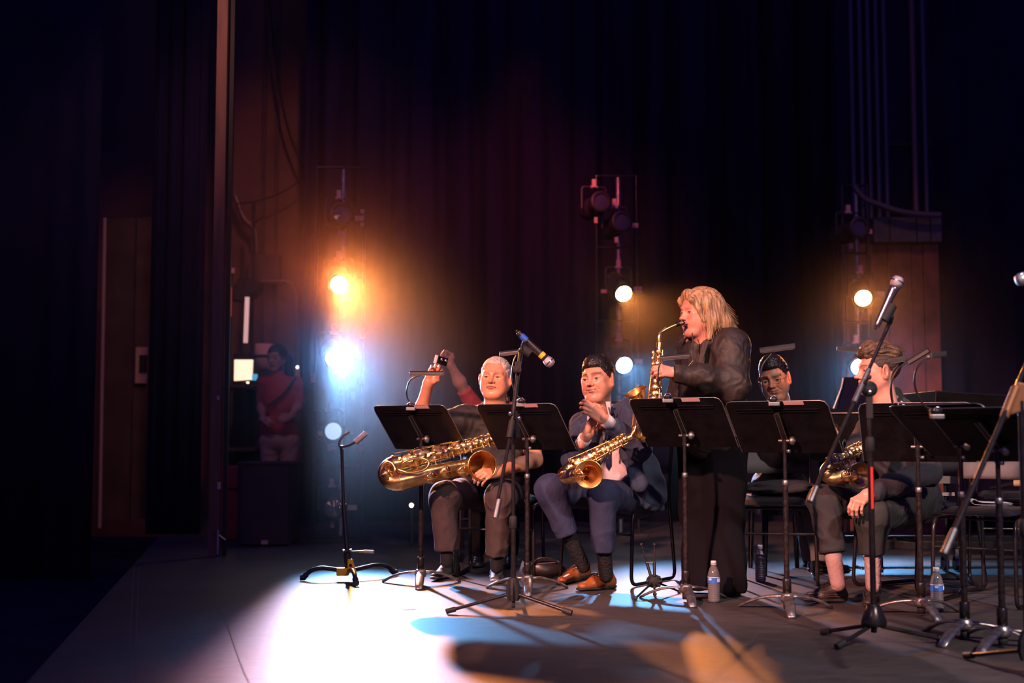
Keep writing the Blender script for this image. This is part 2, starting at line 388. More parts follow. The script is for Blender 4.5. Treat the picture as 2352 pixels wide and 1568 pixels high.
# shotgun of dim things: loudspeaker, striplight, red strip
c = W(560, 664, 12.2); m = MB(); m.prism([(-.16, -.10), (-.02, .10), (.12, .09), (.17, .0), (.02, -.13)], c, (1, 0, 0), (0, 0, 1), .25)
tag(m.build('wall_loudspeaker', 'black_matte', bevel=.01), 'black wedge-shaped unit mounted above the glowing tube light', 'loudspeaker')
mat('tube_glow', (.9, .7, .7), .5, emit=(1, .55, .50), estr=.55)
mat('screen_glow', (.9, .7, .6), .5, emit=(1, .62, .42), estr=1.6)
mat('red_glow', (.6, .05, .03), .5, emit=(1, .06, .03), estr=.35)
mat('bulb_warm', (1, .8, .5), .5, emit=(1, .75, .35), estr=6)
mat('bulb_cool', (1, .9, .8), .5, emit=(.9, .9, .8), estr=3)
mat('cyan_glow', (.1, .4, .6), .5, emit=(.1, .5, .8), estr=.7)
t = empty('equipment_rack', (W(582, 900, 12.75).x, 12.75, 0), 'dark equipment rack backstage carrying the desk screen and signal lights', 'rack')
a, b = W(536, 812, 12.75), W(628, 1000, 12.75); mat('rack_dark', (.045, .03, .03), .7, var=.5, vscale=9)
MB().box(((a.x + b.x) / 2, 12.85, a.z / 2), (b.x - a.x, .2, a.z)).build('cabinet', 'rack_dark', t, bevel=.01)
for zz in (.35, .75, W(560, 882, 12.3).z): MB().box(((a.x + b.x) / 2, 12.35, zz - .03), (b.x - a.x, .95, .03)).build('shelf', 'rack_dark', t)
for sx in (a.x + .02, b.x - .02): MB().box((sx, 12.12, .65), (.03, .03, 1.3)).build('upright', 'black_matte', t)
MB().box((W(563, 700, 12.3).x, 12.62, 1.6), (.03, .03, 3.2)).build('pole', 'black_matte', t)
t = empty('tube_light', W(566, 790, 12.0), 'upright glowing pale tube light above the desk screen backstage', 'light')
MB().tube([W(564, 787, 12.0), W(568, 682, 12.0)], .022, 10).build('tube', 'tube_glow', t); MB().box(W(566, 676, 12.0), (.06, .06, .05)).build('socket', 'black_matte', t)
t = empty('indicator_strip', W(528, 728, 12.0), 'thin red indicator strip under a small white label beside the brown post', 'light')
MB().box(W(529, 693, 12.0), (.02, .02, .28)).build('strip', 'red_glow', t); MB().box(W(533, 621, 12.0), (.05, .02, .05)).build('label_tag', 'tag_pale', t); q = W(531, 621, 12.03); MB().tube([(q.x, q.y, 0), (q.x, q.y, q.z)], .014, 8).build('pole', 'black_matte', t)
t = empty('desk_monitor', W(560, 872, 12.0), 'glowing orange-white desk screen backstage', 'monitor')
a, b = W(538, 828, 12.0), W(580, 872, 12.0)
MB().prism([(-.085, -.10), (.085, -.09), (.09, .10), (-.085, .10)], (a + b) / 2, (1, 0, 0), (0, 0, 1), .02).build('screen', 'screen_glow', t)
m = MB(); cc = (a + b) / 2; m.tube([cc + Vector((.0, .03, -.08)), cc + Vector((0, .05, -.3))], .015, 8); m.box(cc + Vector((0, .03, 0)), (.20, .02, .22)); m.build('stand', 'black_matte', t)
m = MB(); cc = W(547, 876, 12.15); m.lathe([(0, -.09), (.045, -.09), (.05, -.03), (.05, .06), (.03, .10), (0, .10)], cc); tag(m.build('desk_lamp_shade', 'panel_brown'), 'small rounded brown shade in front of the desk screen', 'lamp')
for px, py, r, mt, lb in ((609, 831, .015, 'bulb_cool', 'tiny white signal light left of the woman backstage'), (683, 843, .015, 'bulb_cool', 'tiny white signal light right of the woman backstage'),
                          (945, 1160, .017, 'bulb_warm', 'tiny warm signal light low behind the baritone sax'),
                          (570, 876, .018, 'bulb_warm', 'tiny orange light under the desk screen'), (540, 870, .012, 'bulb_warm', 'tiny warm light beside the brown lamp shade')):
    MB()
    Ys = 12.95 if px == 683 else 12.66 if py < 1000 else 9.9
    tt = empty('signal_light', W(px, py, Ys), lb, 'light'); MB().ball(W(px, py, Ys), r).build('bulb', mt, tt)
    MB().lathe([(0, 0), (r * 1.3, 0), (r * 1.3, .03), (0, .03)], W(px, py, Ys) + Vector((0, .004, 0)), (0, 1, 0), 10).build('housing', 'black_matte', tt)
    if py > 1000: q = W(px, py, Ys); MB().tube([(q.x, q.y + .03, 0), (q.x, q.y + .03, q.z)], .012, 6).build('post', 'black_matte', tt)
m = MB().box(W(585, 866, 11.98), (.05, .02, .06)); m.build('corner_display', 'cyan_glow', bpy.data.objects['desk_monitor'], label='tiny cyan corner display')
m = MB().box(W(684, 860, 12.96), (.05, .03, .11)); tag(m.build('pale_tag', 'tag_pale'), 'small pale tag hanging at the end of the arched conduit', 'tag')
t = empty('drum_shell', W(608, 800, 12.4), 'pale rounded drum-like shell on the shelf left of the woman backstage', 'drum')
MB().lathe([(0, -.12), (.09, -.12), (.095, 0), (.09, .13), (0, .13)], W(607, 820, 12.4)).build('shell', 'tag_pale', t); MB().lathe([(.095, -.01), (.1, -.01), (.1, .02), (.095, .02)], W(607, 820, 12.4)).build('hoop', 'black_matte', t)
# dark cabinet and crate in front of the woman
Y = 9.7
def pxbox(pxa, pxb, pya, pyb, Y, dep, mt, name, label, cat, bev=.006):
    a = W(pxa, pya, Y); b = W(pxb, pyb, Y)
    o = MB().box(((a.x + b.x) / 2, Y + dep / 2, (a.z + b.z) / 2), (abs(b.x - a.x), dep, abs(a.z - b.z))).build(name, mt, bevel=bev)
    return tag(o, label, cat)
mat('crate_dark', (.05, .03, .035), .8, var=.3, vscale=6)
t = empty('equipment_crate', G(608, 1254), 'large dark brown equipment crate in front of the woman backstage', 'crate')
Y = G(608, 1254).y; a = W(550, 1064, Y); b = W(664, 1254, Y)
MB().box(((a.x + b.x) / 2, Y + .25, a.z / 2), (b.x - a.x, .5, a.z - .02)).build('body', 'crate_dark', t, bevel=.008)
MB().box(((a.x + b.x) / 2, Y + .25, a.z + .0), (b.x - a.x + .03, .53, .02)).build('lid', 'crate_dark', t, bevel=.004)
m = MB(); c = W(608, 1245, Y - .01); m.box(c, (.05, .02, .03)); m.build('latch', 'tag_pale', t)
for sx in (a.x, b.x): MB().box((sx, Y + .0, a.z / 2), (.02, .02, a.z)).build('corner_strip', 'black_matte', t)
t = empty('equipment_case', (W(520, 1100, 10.4).x, 10.4, 0), 'dark red cloth-covered case between the brown post and the crate', 'case')
a = W(505, 1070, 10.4); b = W(560, 1240, 10.4); MB().box(((a.x + b.x) / 2, 10.6, a.z * .5), (.2, .4, a.z)).build('body', 'red_cloth', t, bevel=.02)
m = MB(); m.tube(fillet([(a.x + .05, 10.38, a.z * .7), (a.x + .05, 10.34, a.z * .7), (a.x + .15, 10.34, a.z * .7), (a.x + .15, 10.38, a.z * .7)], .01), .008, 6); m.build('handle', 'black_matte', t)
# ================================================================== right column with pipes
Y = 11.0
xa, xb = W(1942, 600, Y).x, W(2166, 600, Y).x
zs = W(2050, 498, Y).z; zc = W(2050, 555, Y).z
MB().box(((xa + xb) / 2, Y + .3, 4.5), (xb - xa, .2, 9)).build('wall_column', 'curtain', kind='structure', label='dim column carrying pipes')
t = empty('wooden_cladding', ((xa + xb) / 2, Y + .1, 0), 'reddish brown boarded cladding behind the right light tower', 'cladding')
edges = [1942, 2000, 2048, 2102, 2130, 2166]
for i in range(5):
    a, b = W(edges[i] + 1, 600, Y).x, W(edges[i + 1] - 1, 600, Y).x
    MB().box(((a + b) / 2, Y + .12 + .012 * (i % 2), zc / 2), (b - a, .04, zc)).build('plank', 'box_brown', t, bevel=.003)
t = empty('cable_trough', ((xa + xb) / 2, Y, zc), 'grey metal trough box above the reddish boards on the right column', 'box')
MB().box(((W(2008, 520, Y).x + xb) / 2, Y + .1, (zs + zc) / 2), (xb - W(2008, 520, Y).x, .18, zs - zc)).build('body', 'grey_box', t, bevel=.006)
for px in (2044, 2106, 2138): MB().box((W(px, 520, Y).x, Y + .005, (zs + zc) / 2), (.008, .012, zs - zc - .01)).build('seam', 'black_matte', t)
for i, px in enumerate((1970, 1990, 2009, 2028, 2047, 2113, 2138)):
    o = MB().tube([(W(px, 500, Y).x, Y + .1, zs), (W(px, 500, Y).x, Y + .1, 9)], .022 if px != 2113 else .028, 8).build('vertical_pipe', 'pipe' if px != 2113 else 'pipe_warm')
    tag(o, 'thin upright pipe on the right column, %s from the left' % ['first', 'second', 'third', 'fourth', 'fifth', 'sixth and warmest', 'seventh and last'][i], 'pipe', 'upright pipes on the right column')
o = MB().box((W(2055, 322, Y).x, Y + .16, W(2055, 322, Y).z), (xb - xa - .08, .03, .03)).build('pipe_bracket', 'black_matte'); tag(o, 'horizontal bracket bar crossing the upright pipes', 'bracket')
cable('draped_cable', [W(1960, 425, 10.9), W(1985, 455, 10.9), W(2020, 470, 10.9), W(2060, 484, 10.9), W(2110, 492, 10.9), W(2160, 494, 10.9)], .028, 'pipe', 'thick dark cable bundle draped to the trough on the right column')
# ================================================================== light towers
def stage_light(loc, tgt, label, lit=None, tagm='tag_pale', rl=.068):
    loc = Vector(loc); d = (Vector(tgt) - loc).normalized()
    R = frame(d)
    t = empty('stage_light', loc, label, 'stage light')
    mb = MB(); mb.lathe([(0, -.42), (.05, -.42), (.085, -.38), (.09, -.24), (.06, -.20), (.06, -.16), (rl + .008, -.14), (rl + .010, 0.0), (rl + .002, .002), (rl, -.015)], loc, d, 20)
    mb.build('housing', 'fixture_black', t)
    MB().lathe([(rl + .010, -.004), (rl + .026, -.004), (rl + .026, .006), (rl + .002, .006)], loc, d, 20).build('lens_ring', 'fixture_black', t)
    mb = MB(); mb.lathe([(0, -.004), (rl * .5, -.007), (rl, -.012)], loc, d, 20)
    mb.build('lens', lit or 'lens_glass', t)
    x = R.col[0]; up = Vector((0, 0, 1)); q = loc - d * .2
    side = d.cross(up).normalized()
    MB().tube(fillet([q + side * .11 - up * .02, q + side * .11 + up * .17, q - side * .11 + up * .17, q - side * .11 - up * .02], .03), .010, 6, flat=.5).build('yoke', 'fixture_black', t)
    mb = MB(); mb.box(q + up * .20, (.035, .05, .07)); mb.tube([q + up * .17 + side * .03, q + up * .17 - side * .03], .012, 8)
    mb.build('clamp', tagm, t)
    MB().box(q - side * .16 - up * .0 - d * -.05, (.07, .02, .04)).build('shutter_handle', tagm, t)
    MB().box(q - up * .13 + d * .05, (.03, .02, .05)).build('shutter_handle', tagm, t)
    return t
mat('lamp_orange', (1, .6, .2), .5, emit=(1, .52, .16), estr=55)
mat('lamp_blue', (.4, .7, 1), .5, emit=(.30, .68, 1), estr=45)
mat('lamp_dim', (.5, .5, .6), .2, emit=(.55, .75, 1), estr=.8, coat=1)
def tower(x, Y, w, ztop, rungs, label, dia=.03):
    t = empty('light_tower', (x, Y, 0), label, 'tower')
    for sx in (-1, 1): MB().tube([(x + sx * w / 2, Y, .02), (x + sx * w / 2, Y, ztop)], dia / 2, 8).build('upright', 'black_metal', t)
    for z in rungs: MB().tube([(x - w / 2, Y, z), (x + w / 2, Y, z)], dia / 2 * .9, 8).build('rung', 'black_metal', t)
    MB().tube([(x + .02, Y + .03, .02), (x + .02, Y + .03, ztop)], .024, 8).build('centre_pole', 'dull_steel', t)
    MB().box((x, Y, .012), (w + .12, .36, .024)).build('base_plate', 'black_matte', t, bevel=.004)
    return t
T1, T2, T3 = 10.35, 10.9, 10.9
AIM1 = Vector((-.35, 4.2, 0))
def tower_lamps(px_list, Y, aim, labels, glow=(.02, .02)):
    for (px, py, lit, col, pw, deg), lb in zip(px_list, labels):
        p = W(px, py, Y - .30); tg = aim if aim else p + Vector((0, -1, 0))
        tgt = Vector(tg)
        if lit is None: tgt = p + Vector((.25, -1, .05))
        elif lit == 'lamp_dim': tgt = p + Vector((.35, -1, .0))
        stage_light(p, tgt, lb, lit)
        if pw:
            d = (tgt - p).normalized()
            bm = spot('lamp_beam', p + d * .02, tgt, deg, .8, col, pw, .05)
            if aim is AIM1: beam_mask(bm, .0, .15)
            spot('lamp_glow_fill', p + Vector((0, -.03, 0)), p + Vector((-p.x * .1, -1, .0)), 50, 1.0, (1.0, .17, .035) if col is ORANGE else (.08, .36, 1.0), pw * glow[col is BLUE], .06)  # extra spot added at each lit lens to make its halo
x = W(777, 1000, T1).x
tower(x, T1, W(832, 900, T1).x - W(722, 900, T1).x, W(777, 382, T1).z, [W(777, q, T1).z for q in (384, 1068, 1232)], 'tall black light tower at the left, with the brightest orange lamp', .022)
for px, lb in ((716, 'left'), (826, 'right')):
    for q, mt in ((868, 'tag_pale'),): MB().box(W(px + 2, q, T1 - .04), (.025, .02, .075)).build('tower_tag', mt, bpy.data.objects['light_tower'])
for px, py in ((811, 909), (832, 755), (832, 772), (832, 485), (832, 515)): MB().box(W(px, py, T1 - .04), (.03, .02, .03 if py != 909 else .06)).build('tower_tag', 'tag_pale', bpy.data.objects['light_tower'])
for px, py in ((762, 1028), (829, 1029), (735, 995)): MB().box(W(px, py, T1 - .34), (.035, .02, .035)).build('tower_tag', 'tag_orange', bpy.data.objects['light_tower'])
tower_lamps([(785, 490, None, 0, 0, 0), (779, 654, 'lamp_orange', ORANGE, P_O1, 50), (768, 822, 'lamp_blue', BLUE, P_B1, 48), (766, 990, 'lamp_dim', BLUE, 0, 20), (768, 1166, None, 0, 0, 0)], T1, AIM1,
            ['unlit stage light at the top of the left tower', 'brightly lit orange stage light on the left tower', 'brightly lit blue stage light on the left tower, under the orange one',
             'half-glowing bluish stage light on the left tower, seen behind the saxophone stand yoke', 'unlit stage light low on the left tower near the floor'], GLOW1)
x = W(1419, 1000, T2).x
t = tower(x, T2, W(1466, 900, T2).x - W(1373, 900, T2).x, W(1419, 403, T2).z, [W(1419, q, T2).z for q in (404, 568, 737, 905)], 'tall black light tower behind the suited man', .02)
MB().box(W(1464, 890, T2 - .05), (.028, .02, .07)).build('tower_tag', 'tag_pale', t)
for px, py, w, h in ((1415, 641, .03, .05), (1417, 808, .03, .06), (1387, 669, .05, .03), (1400, 637, .02, .02), (1413, 540, .03, .05)): MB().box(W(px, py, T2 - .05), (w, .02, h)).build('tower_tag', 'tag_pale', t)
tower_lamps([(1429, 508, None, 0, 0, 0), (1381, 462, None, 0, 0, 0), (1433, 675, 'lamp_orange', ORANGE, P_O2, 44), (1434, 839, 'lamp_blue', BLUE, P_B2, 44)], T2, Vector((1.7, 6.0, 0)),
            ['unlit round-lensed stage light at the top of the middle tower', 'small unlit stage light high at the left of the middle tower', 'lit orange stage light on the middle tower, left of the standing woman',
             'lit blue stage light on the middle tower, right of the suited man\'s head'], GLOW2)
x = W(1974, 1000, T3).x
t = tower(x, T3, W(2004, 900, T3).x - W(1946, 900, T3).x, W(1974, 425, T3).z, [W(1974, q, T3).z for q in (426, 582, 740, 905)], 'narrow black light tower in front of the right column', .03)
for px, py, w, h in ((1963, 648, .035, .05), (1963, 815, .04, .05)): MB().box(W(px, py, T3 - .05), (w, .02, h)).build('tower_tag', 'tag_pale', t)
tower_lamps([(1975, 522, None, 0, 0, 0), (1983, 685, 'lamp_orange', ORANGE, P_O3, 60), (1975, 843, 'lamp_blue', BLUE, P_B3, 60)], T3, Vector((2.2, 5.2, 0)),
            ['unlit stage light at the top of the right tower', 'lit orange stage light on the right tower, left of the upright microphone', 'lit blue stage light on the right tower beside the face of the seated young player'], GLOW2)

# ================================================================== music stands
def music_stand(base, yaw, tilt, label, width=.52, hp=None, legrot=0.0, tape=True, height=.335, knob=1, grp=None):
    """base: floor point under the pole; desk leans its top toward the local -y side"""
    t = empty('music_stand', base, label, 'music stand', rz=math.radians(yaw))
    B = lambda mb, n, m_, **k: mb.build(n, m_, t, world=False, **k)
    for i in range(3):
        a = math.radians(legrot + 120 * i); u = Vector((math.cos(a), math.sin(a), 0)); s = Vector((-u.y, u.x, 0))
        vs = []; fs = []; n = 9
        for k in range(n):
            q = k / (n - 1); r = .02 + .235 * q; z = .072 - .066 * q ** 2.1; w = .020 + .006 * math.sin(q * 3.1); th = .007
            for (a1, b1) in ((-w, -.5), (-w * .7, 1), (w * .7, 1), (w, -.5), (0, -1)):
                vs.append(u * r + s * a1 + Vector((0, 0, z + b1 * th)))
        for k in range(n - 1):
            for j in range(5): fs.append((k * 5 + j, k * 5 + (j + 1) % 5, k * 5 + 5 + (j + 1) % 5, k * 5 + 5 + j))
        fs += [tuple(range(5))[::-1], tuple(range((n - 1) * 5, n * 5))]
        B(MB().add(vs, fs), 'leg', 'cast_metal')
    B(MB().lathe([(0, .04), (.028, .045), (.036, .062), (.028, .085), (.022, .09), (.0, .09)], seg=16), 'hub', 'cast_metal')
    B(MB().lathe([(.0, .085), (.021, .085), (.021, .155), (.018, .16), (0, .16)], seg=16), 'collar', 'black_metal')
    B(MB().lathe([(.0, .012), (.018, .012), (.02, .042), (0, .045)], seg=12), 'underside_cap', 'black_matte')
    zt = hp
    B(MB().tube([(0, 0, .15), (0, 0, zt - .20)], .0135, 12), 'outer_tube', 'worn_pole')
    B(MB().lathe([(.0145, zt - .215), (.016, zt - .21), (.016, zt - .195), (.012, zt - .19)], seg=12), 'tube_lip', 'dull_steel')
    B(MB().tube([(0, 0, zt - .2), (0, 0, zt - .02)], .0095, 10), 'inner_tube', 'black_metal')
    ti = math.radians(tilt); v = Vector((0, -math.sin(ti), math.cos(ti))); n_ = Vector((0, -math.cos(ti), -math.sin(ti)))   # n_: back side, toward local -y
    piv = Vector((0, 0, zt)); o = piv - n_ * .03
    w, h = width / 2, height
    z0 = -.105
    poly = [(-w, z0), (w, z0), (w, z0 + h - .035), (w - .012, z0 + h - .008), (w - .035, z0 + h), (-w + .035, z0 + h), (-w + .012, z0 + h - .008), (-w, z0 + h - .035)]
    B(MB().prism(poly, o, (1, 0, 0), v, .003), 'desk', 'desk_metal')
    # rim line of bare metal, shelf with curled ends, stiffening ribs pressed in the back
    c = [Vector(o) + Vector((x, 0, 0)) + v * y for x, y in (poly[1:] + poly[:1])]
    B(MB().tube(c, .0024, 5), 'rim', 'edge_metal')
    sh = o + v * z0 - n_ * .03
    B(MB().box(sh, (width, .062, .003), Matrix((Vector((1, 0, 0)), -n_, v)).transposed()), 'shelf', 'desk_metal')
    B(MB().box(sh - n_ * .03 + v * .008, (width, .003, .018), Matrix((Vector((1, 0, 0)), -n_, v)).transposed()), 'shelf_lip', 'desk_metal')
    for sx in (-1, 1):
        q = sh + Vector((sx * (w + .002), 0, 0))
        B(MB().tube(fillet([q - n_ * .03, q - n_ * .03 + v * .035, q + n_ * .01 + v * .045, q + n_ * .02], .015), .003, 6), 'corner_hook', 'edge_metal')
    B(MB().box(o + v * (z0 + h - .05) + n_ * .004, (width - .09, .006, .003), Matrix((Vector((1, 0, 0)), -n_, v)).transposed()).box(o + v * (z0 + h - .066) + n_ * .004, (width - .11, .006, .003), Matrix((Vector((1, 0, 0)), -n_, v)).transposed()), 'rib', 'desk_metal')
    m = MB()
    Rb = Matrix((Vector((1, 0, 0)), -n_, v)).transposed()
    m.prism([(-.014, -.02), (.014, -.02), (.012, .165), (-.012, .165)], o + n_ * .012, (1, 0, 0), v, .022); B(m, 'bracket', 'black_metal', bevel=.003)
    for sx in (-1, 1): B(MB().tube([o + n_ * .024 + Vector((sx * .0135, 0, 0)) + v * -.02, o + n_ * .024 + Vector((sx * .0118, 0, 0)) + v * .165], .0016, 5), 'bracket_edge', 'edge_metal')
    B(MB().tube([piv + Vector((-.03, 0, 0)), piv + Vector((.03, 0, 0))], .008, 10), 'tilt_axle', 'dull_steel')
    B(MB().lathe([(0, .03), (.019, .03), (.021, .036), (.021, .046), (.010, .05), (.008, .056), (0, .056)], piv, Vector((knob, 0, 0)), 16), 'knob', 'dull_steel')
    B(MB().lathe([(0, .012), (.008, .012), (.01, .03), (0, .032)], piv - Vector((0, 0, .05)), Vector((knob, -.3, 0)), 10), 'clamp_screw', 'dull_steel')
    B(MB().tube([(0, 0, zt - .05), (0, 0, zt + .008)], .013, 10), 'tilt_head', 'black_metal')
    if tape:
        vs = o + v * (z0 + h - .012) + n_ * .0025
        B(MB().box(vs + Vector((.095, 0, 0)), (.10, .0012, .022), Rb), 'tape_label', 'pink_tape', label='pale pink tape label')
    top = PM[t.name] @ (o + v * (z0 + h)); return t, top, PM[t.name].to_3x3() @ v, PM[t.name].to_3x3() @ n_
def stand_light(clip, pts, a, b, label, w=.034, th=.024, lit=None, clipm='dull_steel', neck=.0042):
    """clip-on lamp: clip point, gooseneck points, head from a to b"""
    t = empty('clip_lamp', clip, label, 'stand lamp')
    m = MB(); m.box(Vector(clip) + Vector((0, -.018, -.012)), (.055, .02, .02)); m.box(Vector(clip) + Vector((0, .012, .0)), (.045, .015, .04)); m.build('clip', clipm, t, bevel=.004)
    m = MB(); m.ball(Vector(clip) + Vector((0, 0, .012)), (.024, .018, .015)); m.build('clip_body', 'black_paint', t)
    m = MB(); q = Vector(clip) + Vector((0, -.02, .01)); m.tube([q + Vector((.017 * math.cos(k * .6), 0, .017 * math.sin(k * .6))) for k in range(6)], .0025, 5); m.build('spring', 'chrome', t)
    P = bez([Vector(clip) + Vector((0, 0, .015))] + list(pts), 30); MB().tube(P, neck, 7).build('gooseneck', 'black_paint' if lit is None else 'worn_pole', t)
    a, b = Vector(a), Vector(b); d = (b - a); R = frame(d, (0, 0, 1)); L = d.length
    # x column = up x d (sideways), y column ~ up
    Rm = Matrix((R.col[0], R.col[1], R.col[2])).transposed(); c = (a + b) / 2
    m = MB(); m.prism([(-w / 2, -th * .5), (w / 2, -th * .5), (w / 2, th * .1), (w * .3, th * .5), (-w * .3, th * .5), (-w / 2, th * .1)], c, Rm.col[0], Rm.col[1], L)
    m.build('lamp_head', 'black_paint', t, bevel=.002)
    if lit:
        m = MB(); m.tube([a + d * .35, a + d * .97], w * .42, 10); m.build('reflector', lit, t)
    else:
        MB().box(c - Rm.col[1] * (th * .52), (w * .8, .002, L * .9), Matrix((Rm.col[0], Rm.col[1], Rm.col[2])).transposed()).build('light_strip', 'edge_metal', t)
    MB().ball(P[-1], .009).build('swivel', 'dull_steel', t)
    return t
def gpt(px, Yd): p = W(px, 1000, Yd); return Vector((p.x, Yd, 0))
S = {}
spec = [  # id, pole px, depth, yaw, tilt, joint py, legrot, label
    (1, 968, 7.29 , -33, 42, 1008, 65, 'black music stand in front of the baritone player\'s raised arm, leftmost of the stands'),
    (2, 1211, 7.00 , -33, 42, 1008, 63, 'black music stand behind the front microphone stand'),
    (3, 1572, 6.57 , -33, 42, 1000, 63, 'black music stand in front of the standing saxophonist'),
    (4, 1802, 6.20 , -33, 42, 1012, -65, 'black music stand in front of the man with glasses'),
    (5, 2107, 6.04, -22, 34, 1026, -68, 'scratched black music stand in front of the seated young player'),
    (6, 2205, 5.34, -62, 50, 1023, -68, 'black music stand with flatter desk, second from the right edge'),
    (7, 2290, 5.15, -58, 50, 1034, 47, 'black music stand nearest the right edge with steeply turned desk')]
for i, px, Yd, yaw, tilt, jy, lr, lb in spec:
    b = gpt(px, Yd); zt = W(px, jy, Yd).z
    S[i] = music_stand(b, yaw, tilt, lb, hp=zt, legrot=lr - 0, tape=i < 5, width=.52 if i != 7 else .46)
    S[i] += (b,)
# clip lamps
Y1 = S[1][1].y; Y2 = S[2][1].y; Y3 = S[3][1].y; Y4 = S[4][1].y; Y5 = S[5][1].y; Y6 = S[6][1].y; Y7 = S[7][1].y
stand_light(W(944, 934, Y1), [W(935, 912, Y1), W(935, 890, Y1 - .02), W(945, 870, Y1 - .03), W(970, 860, Y1 - .03)], W(941, 857, Y1 - .02), W(1019, 857, Y1 - .05), 'black clip lamp on the leftmost music stand, below the raised hand')
stand_light(W(1197, 925, Y2), [W(1183, 900, Y2), W(1175, 865, Y2 - .02), W(1180, 830, Y2 - .03), W(1188, 813, Y2 - .03)], W(1148, 812, Y2 - .02), W(1225, 803, Y2 - .05), 'black clip lamp on the stand behind the front microphone, over the baritone player\'s head')
stand_light(W(1533, 915, Y3), [W(1520, 900, Y3), W(1512, 872, Y3 - .02), W(1514, 840, Y3 - .03), W(1528, 822, Y3 - .03), W(1548, 819, Y3 - .03)], W(1515, 822, Y3 - .02), W(1586, 816, Y3 - .05), 'black clip lamp on the music stand at the standing saxophonist\'s hand')
stand_light(W(1776, 922, Y4), [W(1760, 900, Y4), W(1748, 868, Y4 - .02), W(1752, 838, Y4 - .03), W(1767, 818, Y4 - .03), W(1777, 806, Y4 - .03)], W(1745, 805, Y4 - .02), W(1826, 794, Y4 - .05), 'black clip lamp over the head of the man with glasses', w=.035, th=.026)
stand_light(W(2068, 935, Y5 + .05), [W(2052, 925, Y5 + .05), W(2047, 880, Y5 + .05), W(2052, 850, Y5 + .05), W(2078, 828, Y5 + .05)], W(2042, 828, Y5 + .04), W(2080, 823, Y5 + .02), 'small black clip lamp level with the young player\'s ear', w=.02)
mat('lamp_shine_emit', (.9, .55, .4), .25, metal=.6, emit=(1, .45, .25), estr=.25)  # weak warm emission put in as the shine of the lamp heads
stand_light(W(2072, 942, Y5), [W(2052, 930, Y5), W(2046, 890, Y5 - .02), W(2060, 850, Y5 - .03), W(2092, 824, Y5 - .03)], W(2085, 832, Y5 - .03), W(2133, 803, Y5 - .08), 'shiny tilted clip lamp right of the young player\'s head, left one of two', w=.026, th=.026, lit='lamp_shine_emit')
stand_light(W(2150, 950, Y6 - .1), [W(2122, 930, Y6 - .1), W(2101, 885, Y6 - .1), W(2106, 845, Y6 - .12), W(2132, 820, Y6 - .12)], W(2140, 816, Y6 - .12), W(2174, 812, Y6 - .14), 'shiny clip lamp on a large round gooseneck, right one of two', w=.022, th=.022, lit='lamp_shine_emit')
# the far lamp over the piano
stand_light(W(2012, 900, 7.5), [W(2010, 850, 7.5), W(2012, 812, 7.5), W(1990, 797, 7.5), W(1965, 799, 7.5)], W(1922, 800, 7.5), W(1975, 802, 7.48), 'small black clip lamp at the blue lamp, left of the young player\'s forehead', w=.03)
# ================================================================== microphones and their stands
def handheld_mic(head, tail, label, head_m='mesh_metal', body_m='mic_body', bands=(), r=.0255):
    head, tail = Vector(head), Vector(tail); d = (head - tail); L = d.length; d.normalize()
    t = empty('microphone', tail, label, 'microphone')
    MB().lathe([(0, L - .012 - 0), (r * .72, L - .016), (r, L - .030), (r * 1.02, L - .036), (r, L - .045), (r * .78, L - .062), (0, L - .062)], tail, d, 20).build('grille', head_m, t)
    MB().lathe([(r * 1.03, L - .039), (r * 1.03, L - .033)], tail, d, 20).build('grille_ring', 'chrome', t)
    MB().lathe([(0, .0), (.011, 0), (.013, .004), (.013, .02), (.0135, .05), (r * .72, L - .075), (r * .8, L - .06), (0, L - .06)], tail, d, 18).build('handle', body_m, t)
    for p0, p1, bm in bands:
        f = lambda q: .0138 + (r * .74 - .0138) * q
        MB().lathe([(f(p0) + .0012, L * p0), (f(p1) + .0012, L * p1)], tail, d, 18).build('colour_band', bm, t)
    MB().lathe([(0, -.012), (.006, -.012), (.006, 0), (0, 0)], tail, d, 10).build('antenna_tip', 'black_matte', t)
    return t
def mic_stand(base, zh, feet, label, cone=False, r1=.0125, r2=.009, zmid=.75, boom=None, mt='black_metal', hubm='black_matte'):
    base = Vector(base); t = empty('microphone_stand', base, label, 'microphone stand')
    up = Vector((0, 0, 1))
    for f in feet:
        f = Vector(f); f.z = .016; u = (f - base); u.z = 0; u.normalize()
        a = base + u * .03 + up * (.085 if not cone else .075)
        MB().tube([a, f], .0085, 10).build('leg', mt, t)
        e = (f - a).normalized(); MB().tube([f - e * .035, f + e * .012], .0135, 12).build('rubber_foot', 'rubber', t)
    if cone:
        MB().lathe([(0, .075), (.05, .078), (.052, .095), (.03, .155), (.022, .165), (0, .165)], base, up, 20).build('hub', 'black_metal', t)
        MB().lathe([(0, .05), (.012, .05), (.014, .078), (0, .078)], base, up, 10).build('hub_foot', 'red_tape' if False else 'black_metal', t)
    else:
        m = MB()
        for k in range(6):
            a = k * PI / 3 + .3; u = Vector((math.cos(a), math.sin(a), 0)); m.prism([(.0, .055), (.028, .055), (.036, .085), (.034, .12), (.02, .16), (0, .16)], base, u, up, .012)
        m.lathe([(0, .05), (.02, .055), (.02, .165), (0, .165)], base, up, 14); m.build('hub', hubm, t)
        MB().lathe([(0, .02), (.008, .02), (.008, .05), (0, .05)], base, up, 8).build('hub_foot', 'black_matte', t)
    MB().tube([base + up * .16, base + up * zmid], r1, 14).build('lower_tube', mt, t)
    MB().lathe([(r1, zmid - .05), (r1 * 1.5, zmid - .045), (r1 * 1.5, zmid + .0), (r1 * 1.1, zmid + .012), (r2, zmid + .014)], base, up, 14).build('clutch', 'black_matte', t)
    MB().tube([base + up * zmid, base + up * zh], r2, 12).build('upper_tube', mt, t)
    return t
